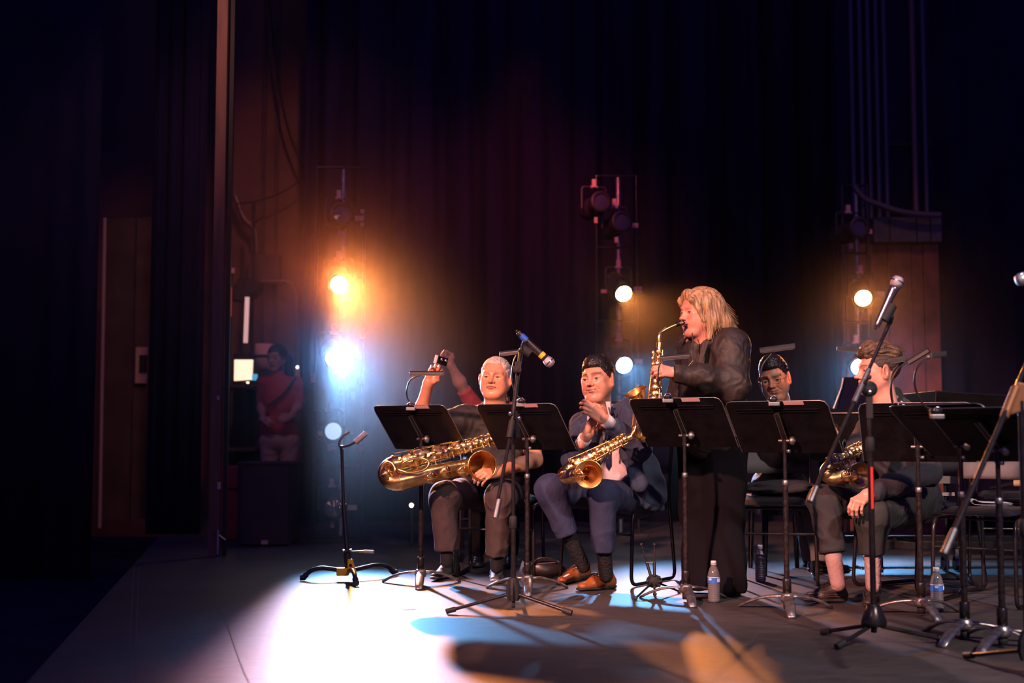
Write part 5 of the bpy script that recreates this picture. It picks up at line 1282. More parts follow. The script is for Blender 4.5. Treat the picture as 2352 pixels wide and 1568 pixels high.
sdf_obj('hair', xf(hair_cap(.0032, length=.009, thin=1.06, hairline=.078, side=.0, back=-.055, amp=.003, scale=110), Mx), 'hair_white', t)
sh_l, sh_r = W(1068, 962, 7.72), W(1204, 962, 7.72); hip = W(1138, 1120, 7.88); nk = W(1136, 930, 7.74)
s = Sdf(); s.ell(W(1135, 1010, 7.78), (.215, .145, .20), k=.06); s.ell(W(1135, 1080, 7.74), (.205, .17, .15), k=.08); s.cone(sh_l, sh_r, .075, .075, k=.06); s.cone(nk - Vector((0, 0, .05)), nk + Vector((0, -.0, .005)), .10, .068, k=.05, cut=(0, 1))
s.cone(sh_l, W(1005, 975, 7.64), .078, .072, k=.05, cut=(0, 1)); s.cone(sh_r, W(1226, 1035, 7.62), .078, .075, k=.05, cut=(0, 1)); s.ell(hip, (.20, .16, .10), k=.06)
cloth(t, 'shirt', s, .0065, 'shirt_black', .005, 11, seed=1)
s = Sdf(); s.cone(sh_l.lerp(el, .45), el, .054, .050, k=.02); s.cone(sh_r.lerp(e2, .6), e2, .056, .052, k=.02); sdf_obj('upper_arms', s.mesh(.005), 'skin', t, flatcol(s.mesh(.005), SKC))
mb = MB(); mb.tube(bez([nk + Vector((-.075, -.02, -.0)), nk + Vector((-.04, -.085, -.03)), nk + Vector((.02, -.10, -.045)), nk + Vector((.07, -.05, -.01)), nk + Vector((.075, .0, .01))], 20), .010, 8); mb.build('collar', 'shirt_black', t)
s = Sdf(); kR, kL = W(1020, 1140, 7.35), W(1149, 1140, 7.35); aR, aL = W(1026, 1262, 7.38), W(1141, 1275, 7.40)
s.ell(hip - Vector((0, 0, .03)), (.20, .17, .12), k=.06)
for h, kk, aa in ((hip + Vector((-.10, 0, -.02)), kR, aR), (hip + Vector((.09, 0, -.02)), kL, aL)):
    s.cone(h, kk, .098, .082, k=.05); s.cone(kk, aa, .080, .066, k=.04, cut=(0, 1))
cloth(t, 'trousers', s, .0062, 'trousers_charcoal', .006, 9, (1, 1, .7), 4)
s = Sdf(); s.cone(aR + Vector((0, 0, .03)), aR + Vector((0, .0, -.07)), .040, .036, k=.01); s.cone(aL + Vector((0, 0, .03)), aL + Vector((0, 0, -.07)), .040, .036, k=.01); sdf_obj('socks', s.mesh(.006), 'sock_black', t)
shoe(t, G(994, 1336), G(1050, 1318), mt='sneaker_grey', sole_m='sneaker_sole', high=.035); shoe(t, G(1139, 1345), G(1143, 1312), mt='sneaker_grey', sole_m='sneaker_sole', high=.035)
tp = empty('mobile_phone', W(1012, 828, 7.40), 'small phone glinting in the raised hand of the white-haired man', 'phone')
c = W(1013, 828, 7.40); Rp = Matrix.Rotation(.25, 3, 'Y') @ Matrix.Rotation(.5, 3, 'Z'); MB().box(c, (.085, .010, .048), Rp).build('phone_body', 'lacquer', tp, bevel=.004)
MB().box(c + Rp @ Vector((-.036, -.003, 0)), (.018, .012, .05), Rp).build('side_cover', 'cap_white', tp, bevel=.003)
for dx in (.0, .028): MB().lathe([(0, 0), (.009, 0), (.008, .004), (0, .005)], c + Rp @ Vector((dx, -.005, .008)), Rp @ Vector((0, -1, 0)), 12).build('phone_lens', 'chrome', tp)
sax('large golden baritone saxophone lying across the white-haired man\'s lap', W(1150, 1005, 7.30), W(905, 1066, 7.12), (-.05, -.55, -1), .60, .03, W(1135, 1080, 6.8) - W(1085, 1083, 7.15), .083,
    [W(1172, 985, 7.34), W(1178, 950, 7.38), W(1168, 930, 7.40), W(1163, 905, 7.40)], (.1, -1, .25), r0=.020, r1=.046, bow=.055, cups=15, seed=3, engraved=True)
# upper coil of the baritone
bx = bpy.data.objects['saxophone']; c = W(892, 1082, 7.05); mb = MB(); P = [c + Vector((math.cos(a) * .040, -.02 + .02 * math.sin(a * .5), math.sin(a) * .052)) for a in [2 * PI * k / 28 for k in range(28)]]; mb.tube(P, .010, 10, closed=True); mb.build('key_guard_loop', 'brass_gold', bx)
mb = MB(); P = bez([W(915, 1078, 7.03), W(930, 1060, 7.02), W(960, 1052, 7.03), W(985, 1060, 7.04), W(975, 1078, 7.03), W(940, 1085, 7.02), W(915, 1078, 7.03)], 36); mb.tube(P, .0075, 8); mb.build('body_loop', 'brass_gold', bx)
# ------------------------------------------------------------------ 2 suited man clapping
t = person(gpt(1420, 7.3), 'dark-haired man in a navy suit clapping, seated with a saxophone on his lap'); SKC = (.60, .275, .18)
hc = W(1373, 873, 7.10)
VQ, col, Mx = head_at(hc, -31, 2, 5, 1.08, skin=SKC, fat=.08, jaw=1.02, squint=.5, smile=.8, stubble=.6, brow=(.02, .012, .01), brow_w=1.35, nose=1.05, neck=.058, ears=1.15, neckdir=(.02, -.03, -.20))
nk = W(1398, 940, 7.22); shR, shL = W(1340, 975, 7.28), W(1452, 950, 7.12); eR, eL = W(1312, 1058, 7.08), W(1470, 1030, 6.95); wR, wL = W(1345, 1004, 6.93), W(1388, 962, 6.86)
hLm = hand_at(wL, W(1350, 935, 6.83) - wL, (-.2, -1, .35), mirror=False, curls=[(22, 42, 28), (26, 44, 30), (32, 46, 30), (38, 46, 30)], spread=.02, size=1.05, thumb=((.028, .030, -.008), (.044, .055, -.014), (.040, .082, -.022)))
hRm = hand_at(wR, W(1366, 955, 6.92) - wR, (-.75, .6, -.15), mirror=True, curls=[(5, 10, 8)] * 4, spread=.05, size=1.05, thumb=((.030, .030, -.004), (.044, .058, -.01), (.046, .086, -.012)))
body_obj(t, (VQ, col), [hLm, hRm, arm_skin(eR, wR, .04, .027), arm_skin(eL, wL, .04, .027)], SKC)
sdf_obj('hair', xf(hair_cap(.0030, length=.009, hairline=.062, side=.0, back=-.055, amp=.002, scale=90, top=.006), Mx), 'hair_black', t)
hip = W(1440, 1135, 7.42)
s = Sdf(); s.ell(W(1402, 1015, 7.22), (.165, .125, .20), k=.05); s.ell(W(1412, 1085, 7.20), (.115, .12, .13), k=.05); s.cone(nk - Vector((0, 0, .06)), nk + Vector((-.01, -.01, .02)), .075, .058, k=.03, cut=(0, 1))
cloth(t, 'shirt', s, .006, 'white_shirt', .004, 14, seed=2)
s = Sdf(); ch = W(1414, 1008, 7.26)
s.ell(ch, (.198, .155, .215), k=.05); s.cone(shR, shL, .070, .082, k=.05); s.ell(hip + Vector((.01, .0, .05)), (.195, .17, .16), k=.06)
s.path([shR, eR], [.066, .054], k=.04); s.path([eR, eR.lerp(wR, .74)], [.054, .040], k=.03, cut=(0, 1)); s.path([shL, eL], [.082, .066], k=.04); s.path([eL, eL.lerp(wL, .80)], [.062, .046], k=.03, cut=(0, 1))
s.cone(W(1480, 1080, 7.25), W(1500, 1135, 7.25), .10, .085, k=.06, flat=((.4, -1, 0), .55)); s.cone(W(1455, 1120, 7.10), W(1500, 1150, 7.18), .08, .06, k=.05, flat=((.4, -1, 0), .5))
s.cone(W(1500, 1120, 7.30), W(1512, 1158, 7.34), .075, .05, k=.05, flat=((.4, -1, 0), .6))
# open front: a wedge where the shirt shows
Rw = Matrix.Rotation(math.radians(-30), 3, 'Z')
s.cone(W(1394, 935, 7.02), W(1388, 1010, 7.02), .030, .026, k=.02, op='s'); s.cone(W(1388, 1010, 7.0), W(1404, 1100, 6.98), .026, .040, k=.03, op='s'); s.ell(nk + Vector((-.01, -.03, .05)), (.062, .068, .06), k=.015, op='s')
s.path([W(1350, 985, 7.13), W(1350, 1030, 7.08), W(1340, 1085, 7.10)], [.040, .050, .055], k=.04, flat=((.5, -1, 0), .6)); s.path([W(1440, 985, 7.06), W(1446, 1040, 7.00), W(1470, 1110, 7.00)], [.040, .045, .050], k=.04, flat=((-.3, -1, 0), .6))
cloth(t, 'jacket', s, .006, 'navy_jacket', .006, 9, (1, 1, .8), 7)
# lapels, cuffs, tie
mb = MB(); mb.prism([(0, 0), (.045, -.05), (.030, -.12), (.0, -.26), (-.012, -.26), (-.008, -.05)], W(1402, 930, 7.08), (.9, -.3, 0), (.10, -.02, 1), .006); mb.build('lapel', 'navy_jacket', t, bevel=.002)
mb = MB(); mb.prism([(0, 0), (-.035, -.05), (-.026, -.11), (.005, -.22), (.012, -.22), (.010, -.05)], W(1372, 945, 7.06), (.9, .2, 0), (.05, -.02, 1), .006); mb.build('lapel', 'navy_jacket', t, bevel=.002)
mb = MB(); mb.prism([(-.028, .0), (.0, .0), (.004, -.06), (-.010, -.075)], W(1402, 922, 7.03), (.9, -.3, 0), (.0, -.2, 1), .004); mb.build('collar', 'white_shirt', t, bevel=.001)
for e_, w_ in ((eR, wR), (eL, wL)):
    d = (w_ - e_).normalized(); MB().lathe([(.026, -.0), (.036, -.002), (.038, .055), (.030, .056)], w_ - d * .062, d, 20).build('shirt_cuff', 'white_shirt', t)
mb = MB(); mb.prism([(-.012, .0), (.012, .0), (.018, -.16), (.0, -.19), (-.018, -.16)], W(1378, 985, 7.0), (1, -.2, 0), (-.03, .02, 1), .006); mb.build('tie', 'tie_black', t, bevel=.002)
MB().tube(bez([W(1398, 935, 7.02), W(1404, 965, 7.0), W(1396, 1000, 6.96), W(1390, 1030, 6.92)], 20), .004, 6).build('neck_strap', 'tie_black', t)
kR, kL = W(1262, 1124, 6.95), W(1386, 1136, 6.86); aR, aL = W(1303, 1226, 6.98), W(1385, 1264, 6.92)
s = Sdf(); s.ell(hip - Vector((0, 0, .02)), (.18, .17, .12), k=.05)
for h, kk, aa in ((hip + Vector((-.09, .02, -.01)), kR, aR), (hip + Vector((.07, -.05, -.02)), kL, aL)):
    s.cone(h, kk, .098, .078, k=.05); s.cone(kk, aa, .078, .061, k=.035, cut=(0, 1))
cloth(t, 'trousers', s, .006, 'navy_suit', .0055, 9, (1, 1, .7), 14)
s = Sdf(); fR, fL = W(1340, 1300, 7.06), W(1392, 1322, 6.98); s.cone(aR.lerp(kR, .3), fR, .042, .036, k=.01); s.cone(aL.lerp(kL, .2), fL, .042, .037, k=.01); V, Q = s.mesh(.005); sdf_obj('socks', (wrinkle(V, Q, .003, 50, (1, 1, 2)), Q), 'sock_black', t)
shoe(t, G(1283, 1345), G(1352, 1324), kind='dress', mt='brown_leather', w=.98); shoe(t, G(1328, 1358), G(1412, 1350), kind='dress', mt='brown_leather', w=.98)
MB().tube([hip + Vector((-.13, -.16, .02)), hip + Vector((.02, -.20, .03))], .012, 8).build('belt', 'tie_black', t)
sax('golden saxophone resting across the suited man\'s lap with its bell to the camera', W(1448, 1004, 6.72), W(1312, 1074, 6.78), (-.12, -.85, -.6), .105, .060, (-.10, -1, -.02), .073,
    [W(1456, 990, 6.72), W(1462, 968, 6.74), W(1462, 945, 6.80)], (.1, -1, .55), r0=.014, r1=.034, bow=.040, cups=12, seed=5, m='brass_gold', mouth=False)
# ------------------------------------------------------------------ 3 standing saxophonist
t = person(gpt(1640, 6.78), 'blond woman in a dark jacket standing and playing an alto saxophone'); SKC = (.66, .27, .19)
hc = W(1606, 716, 6.96)
VQ, col, Mx = head_at(hc, -66, -5, 0, 1.10, skin=SKC, fat=.55, jaw=1.05, squint=.6, puff=1, smile=-.3, brow=(.30, .16, .09), brow_w=.8, iris=(.06, .05, .05), nose=.95, neck=.056, lips=(.48, .16, .14), age=0, neckdir=(0, -.045, -.20), ears=.5)
wL = W(1552, 856, 6.74); eL = W(1682, 885, 6.82); shL = W(1678, 800, 6.90); shR = W(1592, 800, 7.19); eR = W(1560, 915, 7.22); wR = W(1522, 952, 7.09)
hLm = hand_at(wL, W(1506, 848, 6.70) - wL, (.15, -.9, .45), mirror=False, curls=[(38, 50, 30), (42, 52, 30), (46, 52, 30), (48, 50, 30)], spread=.05, size=.97, thumb=((.020, .035, -.022), (.024, .062, -.036), (.018, .085, -.044)))
hRm = hand_at(wR, Vector((-.8, -.3, -.1)), (.1, .8, .5), mirror=True, curls=[(38, 50, 30)] * 4, size=.95)
body_obj(t, (VQ, col), [hLm, arm_skin(eL, wL, .04, .028), arm_skin(eR, wR, .04, .026), hRm], SKC)
# hair: long shell with parted front
s = Sdf(); s.ell((0, -.020, .036), (.081, .102, .091), k=.02)
s.path([(.066, -.02, .03), (.080, -.030, -.05), (.076, -.01, -.125)], [.030, .028, .014], k=.04, flat=((1, 0, 0), .62)); s.path([(-.066, -.02, .03), (-.080, -.030, -.05), (-.078, .005, -.135)], [.030, .028, .014], k=.04, flat=((1, 0, 0), .62))
s.path([(0, -.070, .02), (0, -.105, -.05), (0, -.150, -.115)], [.068, .055, .030], k=.05); s.path([(.04, -.07, .0), (.052, -.10, -.07), (.045, -.150, -.125)], [.045, .036, .016], k=.04); s.path([(-.04, -.07, .0), (-.052, -.10, -.07), (-.045, -.15, -.125)], [.045, .036, .016], k=.04)
s.path([(.020, .058, .098), (.056, .066, .062), (.070, .048, .015)], [.018, .013, .008], k=.02); s.path([(-.005, .058, .098), (-.050, .068, .060), (-.072, .048, .010), (-.078, .03, -.05)], [.018, .013, .009, .008], k=.02)
s.ell((.066, .026, -.130), (.020, .030, .026), k=.02); s.ell((-.035, -.150, -.105), (.034, .030, .030), k=.03)
s.ell((0, .105, -.035), (.062, .075, .105), k=.012, op='s')
V, Q = s.mesh(.0036); V = wrinkle(V, Q, .0030, 48, (1, 1, .10), 3); hair = sdf_obj('hair', xf((V, Q), Mx), 'hair_blond', t)
rnd = random.Random(4); st = []
for k in range(520):
    a = rnd.uniform(-2.75, 2.75); r0 = Vector((.088 * math.sin(a), -.022 - .108 * math.cos(a), rnd.uniform(.0, .12)))
    if r0.z > .06: f_ = math.sqrt(max(0, 1 - ((r0.z - .04) / .094) ** 2)); r0.x *= f_; r0.y = -.022 + (r0.y + .022) * f_
    if r0.y > .03 and abs(r0.x) < .07: continue
    L = rnd.uniform(.08, .17); out = Vector((r0.x, r0.y + .02, 0)).normalized(); P = []
    for i in range(6):
        q = i / 5; P.append(Mx @ (r0 + out * (.003 + .006 * q + .006 * math.sin(q * 3 + a) + (rnd.uniform(0, .008) * q if k % 5 == 0 else 0)) + Vector((0, -.075 * q * q * max(0, math.cos(a)), -L * q)) + Vector((.004 * math.sin(q * 7 + k), 0, 0))))
    st.append(P)
strands(t, 'hair_strands', st, 'hair_blond_light', .0010)['kind'] = 'stuff'
# torso and sleeves
nk = W(1612, 775, 7.04); s = Sdf(); d_f = Vector((-.93, -.36, 0))
s.ell(W(1638, 850, 7.06), (.175, .185, .22), R=Matrix.Rotation(math.radians(-20), 3, 'Z'), k=.06); s.ell(W(1640, 940, 7.06), (.185, .19, .26), k=.08); s.cone(shR, shL, .085, .090, k=.07); s.cone(nk - Vector((0, 0, .08)), nk + Vector((.0, .0, .0)), .11, .075, k=.05, cut=(0, 1))
s.path([shL, eL], [.096, .082], k=.05); s.path([eL, eL.lerp(wL, .55), wL + (eL - wL) * .04], [.084, .068, .052], k=.04, cut=(0, 0)); s.path([shR, eR], [.082, .066], k=.05); s.path([eR, wR], [.064, .045], k=.03)
s.ell(wL + Vector((-.055, 0, 0)), (.05, .09, .09), k=.004, op='s'); s.ell(W(1600, 770, 6.90), (.045, .05, .10), k=.02, op='s'); s.ell(W(1640, 1010, 7.06), (.19, .19, .12), k=.06)
V, Q = s.mesh(.0065); V = wrinkle(V, Q, .011, 5.5, (1, 1, 1), 21); V = wrinkle(V, Q, .003, 16, seed=3); sdf_obj('jacket', (V, Q), 'brown_jacket', t)
s = Sdf(); s.cone(nk - Vector((.02, .02, .10)), nk + Vector((-.015, -.015, .03)), .075, .056, k=.02); sdf_obj('neckline_skin', s.mesh(.006), 'skin', t, flatcol(s.mesh(.006), SKC))
for a, b in ((W(1622, 782, 6.84), W(1606, 838, 6.82)),):
    MB().prism([(-.018, 0), (.018, 0), (.012, (b - a).length), (-.012, (b - a).length)], a, Vector((.8, -.5, 0)), (b - a).normalized(), .006).build('lapel', 'brown_jacket', t, bevel=.002)
MB().tube(bez([W(1590, 765, 6.86), W(1592, 810, 6.82), W(1586, 850, 6.79), W(1560, 880, 6.74)], 20), .0035, 6).build('neck_strap', 'tie_black', t)
MB().tube([W(1580, 842, 6.74), W(1592, 828, 6.77)], .003, 6).build('strap_hook', 'brass_gold', t)
s = Sdf(); hp = W(1640, 1010, 7.08); s.ell(hp, (.185, .18, .14), k=.06)
s.path([hp + Vector((-.07, .06, -.05)), W(1606, 1180, 7.14), W(1606, 1338, 6.92)], [.125, .10, .088], k=.06, ); s.path([hp + Vector((.05, -.05, -.05)), W(1662, 1190, 7.02), W(1672, 1342, 6.80)], [.135, .108, .098], k=.05)
s.box(Vector((hp.x, hp.y, -.055)), (.5, .5, .08), k=.004, op='s')
cloth(t, 'trousers', s, .0075, 'black_trousers', .008, 6, (1, 1, .35), 31)
shoe(t, G(1682, 1371), G(1668, 1352), kind='dress', mt='black_shoe', w=1.0); shoe(t, G(1566, 1352), G(1612, 1338), kind='dress', mt='black_shoe')
sax('golden alto saxophone played by the standing woman', W(1515, 792, 6.84), W(1499, 985, 6.80), (-1, -.25, -.1), .235, .030, (-.45, -.25, .85), .062,
    [W(1514, 772, 6.84), W(1520, 762, 6.85), W(1538, 752, 6.86), W(1556, 745, 6.87), W(1573, 741, 6.88)], (-.45, -1, 0), r0=.0125, r1=.031, bow=.042, cups=12, seed=8, m='brass_gold')
# ------------------------------------------------------------------ 4 pianist with glasses
t = person(gpt(1790, 7.95), 'short-haired man with round glasses in a dark suit, seated behind the music stands'); SKC = (.56, .235, .13)
hc = W(1779, 871, 7.62)
VQ, col, Mx = head_at(hc, -24, -9, 9, 1.09, skin=SKC, fat=.1, thin=.98, squint=.6, smile=.7, brow=(.02, .012, .01), brow_w=1.5, nose=1.1, stubble=.3, neck=.052, ears=1.1)
wr_, wl_ = W(1868, 960, 7.75), W(1872, 975, 7.9)
h1 = hand_at(wl_, (1, .1, -.1), (0, 0, 1), curls=[(25, 30, 20)] * 4)
body_obj(t, (VQ, col), [h1], SKC, core=[(W(1783, 925, 7.75), W(1790, 1110, 8.0), .055, .12), (W(1738, 955, 7.92), W(1822, 958, 7.68), .045, .045), (W(1738, 955, 7.92), W(1800, 1035, 8.05), .045, .035), (W(1800, 1035, 8.05), wl_, .035, .024)])
sdf_obj('hair', xf(hair_cap(.0030, length=.007, hairline=.066, side=.008, back=-.04, amp=.003, scale=120, thin=.98, top=.012), Mx), 'hair_brown' if False else 'hair_black', t)
g = MB(); 
for x in (-1, 1):
    c = Vector((x * .0315, .0885, -.001)); g.tube([Mx @ (c + Vector((math.cos(a) * .0215, -.004 * abs(math.cos(a)), math.sin(a) * .0185))) for a in [2 * PI * k / 22 for k in range(22)]], .0011, 5, closed=True)
    g.tube([Mx @ Vector((x * .053, .085, .004)), Mx @ Vector((x * .076, .06, .004)), Mx @ Vector((x * .080, -.005, .006))], .0011, 5)
g.tube([Mx @ Vector((-.010, .088, .003)), Mx @ Vector((0, .0915, .006)), Mx @ Vector((.010, .088, .003))], .0011, 5); g.build('glasses', 'black_metal', t)
nk = W(1783, 932, 7.75); hip = W(1790, 1120, 8.0); s = Sdf(); shA, shB = W(1738, 950, 7.92), W(1822, 955, 7.66)
s.ell(W(1785, 1010, 7.85), (.17, .15, .22), k=.05); s.cone(shA, shB, .07, .07, k=.05); s.cone(nk - Vector((0, 0, .06)), nk + Vector((0, 0, -.0)), .09, .068, k=.04, cut=(0, 1)); s.ell(hip, (.18, .16, .15), k=.06)
for sh, e_, w_ in ((shA, W(1800, 1035, 8.05), W(1850, 975, 8.05)), (shB, W(1835, 1040, 7.62), W(1870, 978, 7.75))): s.path([sh, e_, w_], [.065, .054, .04], k=.03)
cloth(t, 'jacket', s, .0075, 'brown_jacket', .005, 10, seed=9)
mb = MB(); mb.prism([(-.03, 0), (.02, .015), (.012, -.06), (-.02, -.04)], W(1793, 914, 7.64), (.9, -.35, 0), (.1, -.1, 1), .008); mb.build('collar', 'white_shirt', t, bevel=.002)
s = Sdf(); kk = W(1868, 1156, 7.72); s.ell(hip, (.17, .17, .13), k=.05); s.cone(hip + Vector((.0, -.08, -.02)), kk, .09, .075, k=.04); s.cone(kk, W(1886, 1285, 7.72), .075, .062, k=.03, cut=(0, 1)); s.cone(hip + Vector((0, .08, -.02)), kk + Vector((0, .25, 0)), .09, .075, k=.04); s.cone(kk + Vector((0, .25, 0)), kk + Vector((.05, .27, -.36)), .072, .06, k=.03, cut=(0, 1))
cloth(t, 'trousers', s, .0075, 'grey_fabric', .006, 9, seed=12)
a = G(1892, 1312); shoe(t, a + Vector((.16, -.04, 0)), a + Vector((-.10, .0, 0)), kind='dress', mt='black_shoe'); shoe(t, a + Vector((.2, .28, 0)), a + Vector((-.06, .30, 0)), kind='dress', mt='black_shoe')
# ------------------------------------------------------------------ 5 seated young player
t = person(gpt(2080, 6.95), 'young man with swept brown hair in a dark jacket, seated holding a saxophone'); SKC = (.62, .30, .22)
hc = W(2016, 853, 6.72)
VQ, col, Mx = head_at(hc, -84, 0, 0, 1.10, skin=SKC, thin=.95, jaw=.96, squint=.3, brow=(.10, .05, .03), brow_w=.9, nose=1.2, neck=.050, neckdir=(0, -.05, -.20), ears=1.1, lips=(.42, .15, .13))
shL, eL, wL = W(2112, 985, 6.72), W(2132, 1085, 6.60), W(1992, 1136, 6.30); shR, eR, wR = W(2002, 985, 6.98), W(1958, 1045, 6.85), W(1952, 1048, 6.58)
hLm = hand_at(wL, W(1958, 1160, 6.22) - wL, (-.35, -.65, .70), mirror=False, curls=[(50, 40, 22), (52, 42, 22), (55, 42, 22), (58, 40, 22)], size=1.04, spread=.07, thumb=((.022, .034, -.016), (.034, .060, -.028), (.034, .086, -.036)))
hRm = hand_at(wR, W(1938, 1085, 6.50) - wR, (-.25, -.95, .15), mirror=True, curls=[(25, 45, 25), (30, 45, 25), (34, 45, 25), (36, 45, 25)], size=1.02)
body_obj(t, (VQ, col), [hLm, hRm, arm_skin(eL, wL, .04, .027), arm_skin(eR, wR, .04, .027)], SKC, core=[(W(2045, 925, 6.84), W(2085, 1140, 6.98), .055, .12), (shL, shR, .045, .045), (shL, eL, .05, .04), (shR, eR, .05, .04)])
under = hair_cap(.0032, length=.005, hairline=.068, side=.004, back=-.05, amp=.0015, scale=120, thin=.96); mat('hair_under', (.035, .018, .012), .6, bump=.8, bscale=150)
sdf_obj('undercut', xf(under, Mx), 'hair_under', t)
s = Sdf(); s.path([(.0, .072, .090), (.0, .04, .118), (0, -.03, .120), (0, -.085, .092), (0, -.108, .05)], [.020, .026, .026, .022, .014], k=.04); s.path([(.035, .066, .082), (.046, .01, .100), (.045, -.06, .085), (.03, -.10, .05)], [.018, .024, .024, .014], k=.04); s.path([(-.035, .066, .082), (-.046, .01, .100), (-.045, -.06, .085), (-.03, -.1, .05)], [.018, .024, .024, .014], k=.04)
V, Q = s.mesh(.0034); V = wrinkle(V, Q, .004, 75, (1, .14, .6), 8); sdf_obj('hair', xf((V, Q), Mx), 'hair_brown', t)
st = []; rnd = random.Random(9)
for k in range(220):
    x = rnd.uniform(-.07, .07); q0 = rnd.uniform(0, .5); P = []
    for i in range(6):
        q = q0 + (1 - q0) * i / 5; y = .10 - .21 * q; z = .098 + .042 * math.sin(min(1, q * 1.15) * PI * .85) - abs(x) * .45 + .006 * math.sin(k) ; P.append(Mx @ Vector((x * (1 + .2 * q), y, z + (rnd.uniform(0, .01) if i == 5 else 0))))
    st.append(P)
strands(t, 'hair_strands', st, 'hair_brown', .0011)['kind'] = 'stuff'
nk = W(2050, 935, 6.84); s = Sdf(); hip = W(2085, 1150, 6.98)
s.ell(W(2066, 1035, 6.86), (.165, .17, .24), k=.05); s.cone(shR, shL, .068, .075, k=.05); s.cone(nk - Vector((0, 0, .06)), nk + Vector((0, 0, .0)), .085, .062, k=.04, cut=(0, 1)); s.ell(hip + Vector((0, 0, .02)), (.18, .17, .16), k=.06)
s.path([shL, eL], [.075, .064], k=.04); s.path([eL, eL.lerp(wL, .6), wL + (eL - wL) * .10], [.066, .058, .045], k=.03); s.path([shR, eR], [.07, .06], k=.04); s.path([eR, wR + (eR - wR) * .15], [.058, .045], k=.03)
s.ell(wL + (wL - eL).normalized() * .035, (.05, .05, .05), k=.004, op='s')
cloth(t, 'jacket', s, .0062, 'charcoal_sweater', .007, 8, seed=17)
s = Sdf(); s.cone(W(2072, 925, 6.80), W(2128, 958, 6.76), .035, .030, k=.02, flat=((.3, -1, .2), .4)); s.cone(W(2060, 900, 6.86), W(2075, 930, 6.82), .03, .03, k=.02, flat=((.3, -1, .2), .5)); cloth(t, 'shirt_collar', s, .005, 'green_black_trousers', .003, 20, seed=2)
MB().tube(bez([W(2010, 905, 6.74), W(2014, 925, 6.74), W(2022, 940, 6.76)], 10), .004, 6).build('neck_chain', 'brass_gold', t)
s = Sdf(); s.ell(hip - Vector((0, 0, .03)), (.18, .17, .12), k=.05); kR, kL = W(1893, 1152, 6.55), W(2004, 1182, 6.38); aR, aL = W(1912, 1266, 6.50), W(2004, 1268, 6.42)
s.cone(hip + Vector((-.02, .08, -.01)), kR, .100, .080, k=.05); s.cone(kR, aR, .080, .065, k=.03, cut=(0, 1))
cloth(t, 'trousers', s, .006, 'dark_denim', .0055, 9, seed=23)
s = Sdf(); s.cone(hip + Vector((-.0, -.12, -.0)), kL, .110, .088, k=.05); s.cone(kL, aL, .084, .062, k=.03, cut=(0, 1)); cloth(t, 'trousers', s, .006, 'green_black_trousers', .0065, 8, seed=29)
d = (aR - kR).normalized(); MB().lathe([(.058, -.02), (.068, -.022), (.069, .006), (.060, .008)], aR, d, 24).build('turned_cuff', 'dark_denim', t)
s = Sdf(); fR, fL = W(1925, 1342, 6.42), W(2006, 1345, 6.42); s.cone(aR, fR, .043, .036, k=.01); s.cone(aL, fL, .043, .036, k=.01); V, Q = s.mesh(.005); sdf_obj('socks', (wrinkle(V, Q, .002, 45, (1, 1, 2)), Q), 'sock_pale', t)
shoe(t, G(1843, 1384), G(1945, 1384), mt='sneaker_dark', sole_m='rubber', high=.012, w=1.05, stripes=True); shoe(t, G(1996, 1402), G(2008, 1366), mt='sneaker_dark', sole_m='rubber', high=.012, w=1.05, stripes=True)
sax('aged dull-brass saxophone in the young player\'s lap, its bell facing forward', W(2012, 1008, 6.46), W(1906, 1070, 6.44), (0, -.6, -.9), .11, .05, (.35, -1, -.12), .066,
    [W(2020, 998, 6.48), W(2030, 985, 6.52)], (-.3, -1, .5), r0=.013, r1=.031, bow=.040, cups=12, seed=11, m='brass_aged', mb='brass_aged', mouth=False)
# ------------------------------------------------------------------ 6 woman backstage
Yb = 11.2; t = person(gpt(640, Yb), 'woman in a red top with a dark ponytail standing backstage behind the crate'); SKC = (.42, .22, .17)
hc = W(636, 823, Yb)
VQ, col, Mx = head_at(hc, -22, -4, 0, 1.0, skin=SKC, thin=.94, res=.004, neck=.046, brow=(.05, .03, .02))
eA, wA = W(600, 925, Yb + .05), W(604, 962, Yb - .15); eB, wB = W(690, 925, Yb), W(668, 955, Yb - .16)
body_obj(t, (VQ, col), [arm_skin(eA, wA, .036, .024, .006), arm_skin(eB, wB, .036, .024, .006), hand_at(wA, (.5, -.6, -.2), (-.6, -.4, .6), mirror=True, curls=[(30, 40, 20)] * 4, res=.004, size=.92), hand_at(wB, (-.5, -.6, -.2), (.6, -.4, .6), curls=[(30, 40, 20)] * 4, res=.004, size=.92)], SKC)
VQh = hair_cap(.004, length=.014, hairline=.055, side=-.03, back=-.08, amp=.002, scale=50); s = Sdf(); s.path([(-.01, -.11, .04), (-.02, -.15, -.02), (-.04, -.13, -.13), (-.05, -.10, -.22)], [.03, .042, .040, .012], k=.03); V2, Q2 = s.mesh(.005)
sdf_obj('hair', xf(join_vq([VQh, (V2, Q2)]), Mx), 'hair_black', t)
s = Sdf(); nk = W(640, 866, Yb); shA, shB = W(604, 878, Yb), W(682, 878, Yb); s.ell(W(643, 915, Yb), (.155, .11, .20), k=.05); s.cone(shA, shB, .05, .05, k=.05); s.ell(W(642, 985, Yb), (.17, .12, .13), k=.06); s.cone(shA, eA, .055, .043, k=.03, cut=(0, 1)); s.cone(shB, eB, .055, .043, k=.03, cut=(0, 1)); s.cone(nk - Vector((0, 0, .05)), nk, .075, .055, k=.03)
mat('red_top', (.42, .035, .045), .85, bump=.3, bscale=60); mat('beige_trousers', (.36, .24, .19), .85)
cloth(t, 'top', s, .009, 'red_top', .004, 10, seed=41)
s = Sdf(); hp = W(642, 1010, Yb); s.ell(hp, (.165, .12, .10), k=.05)
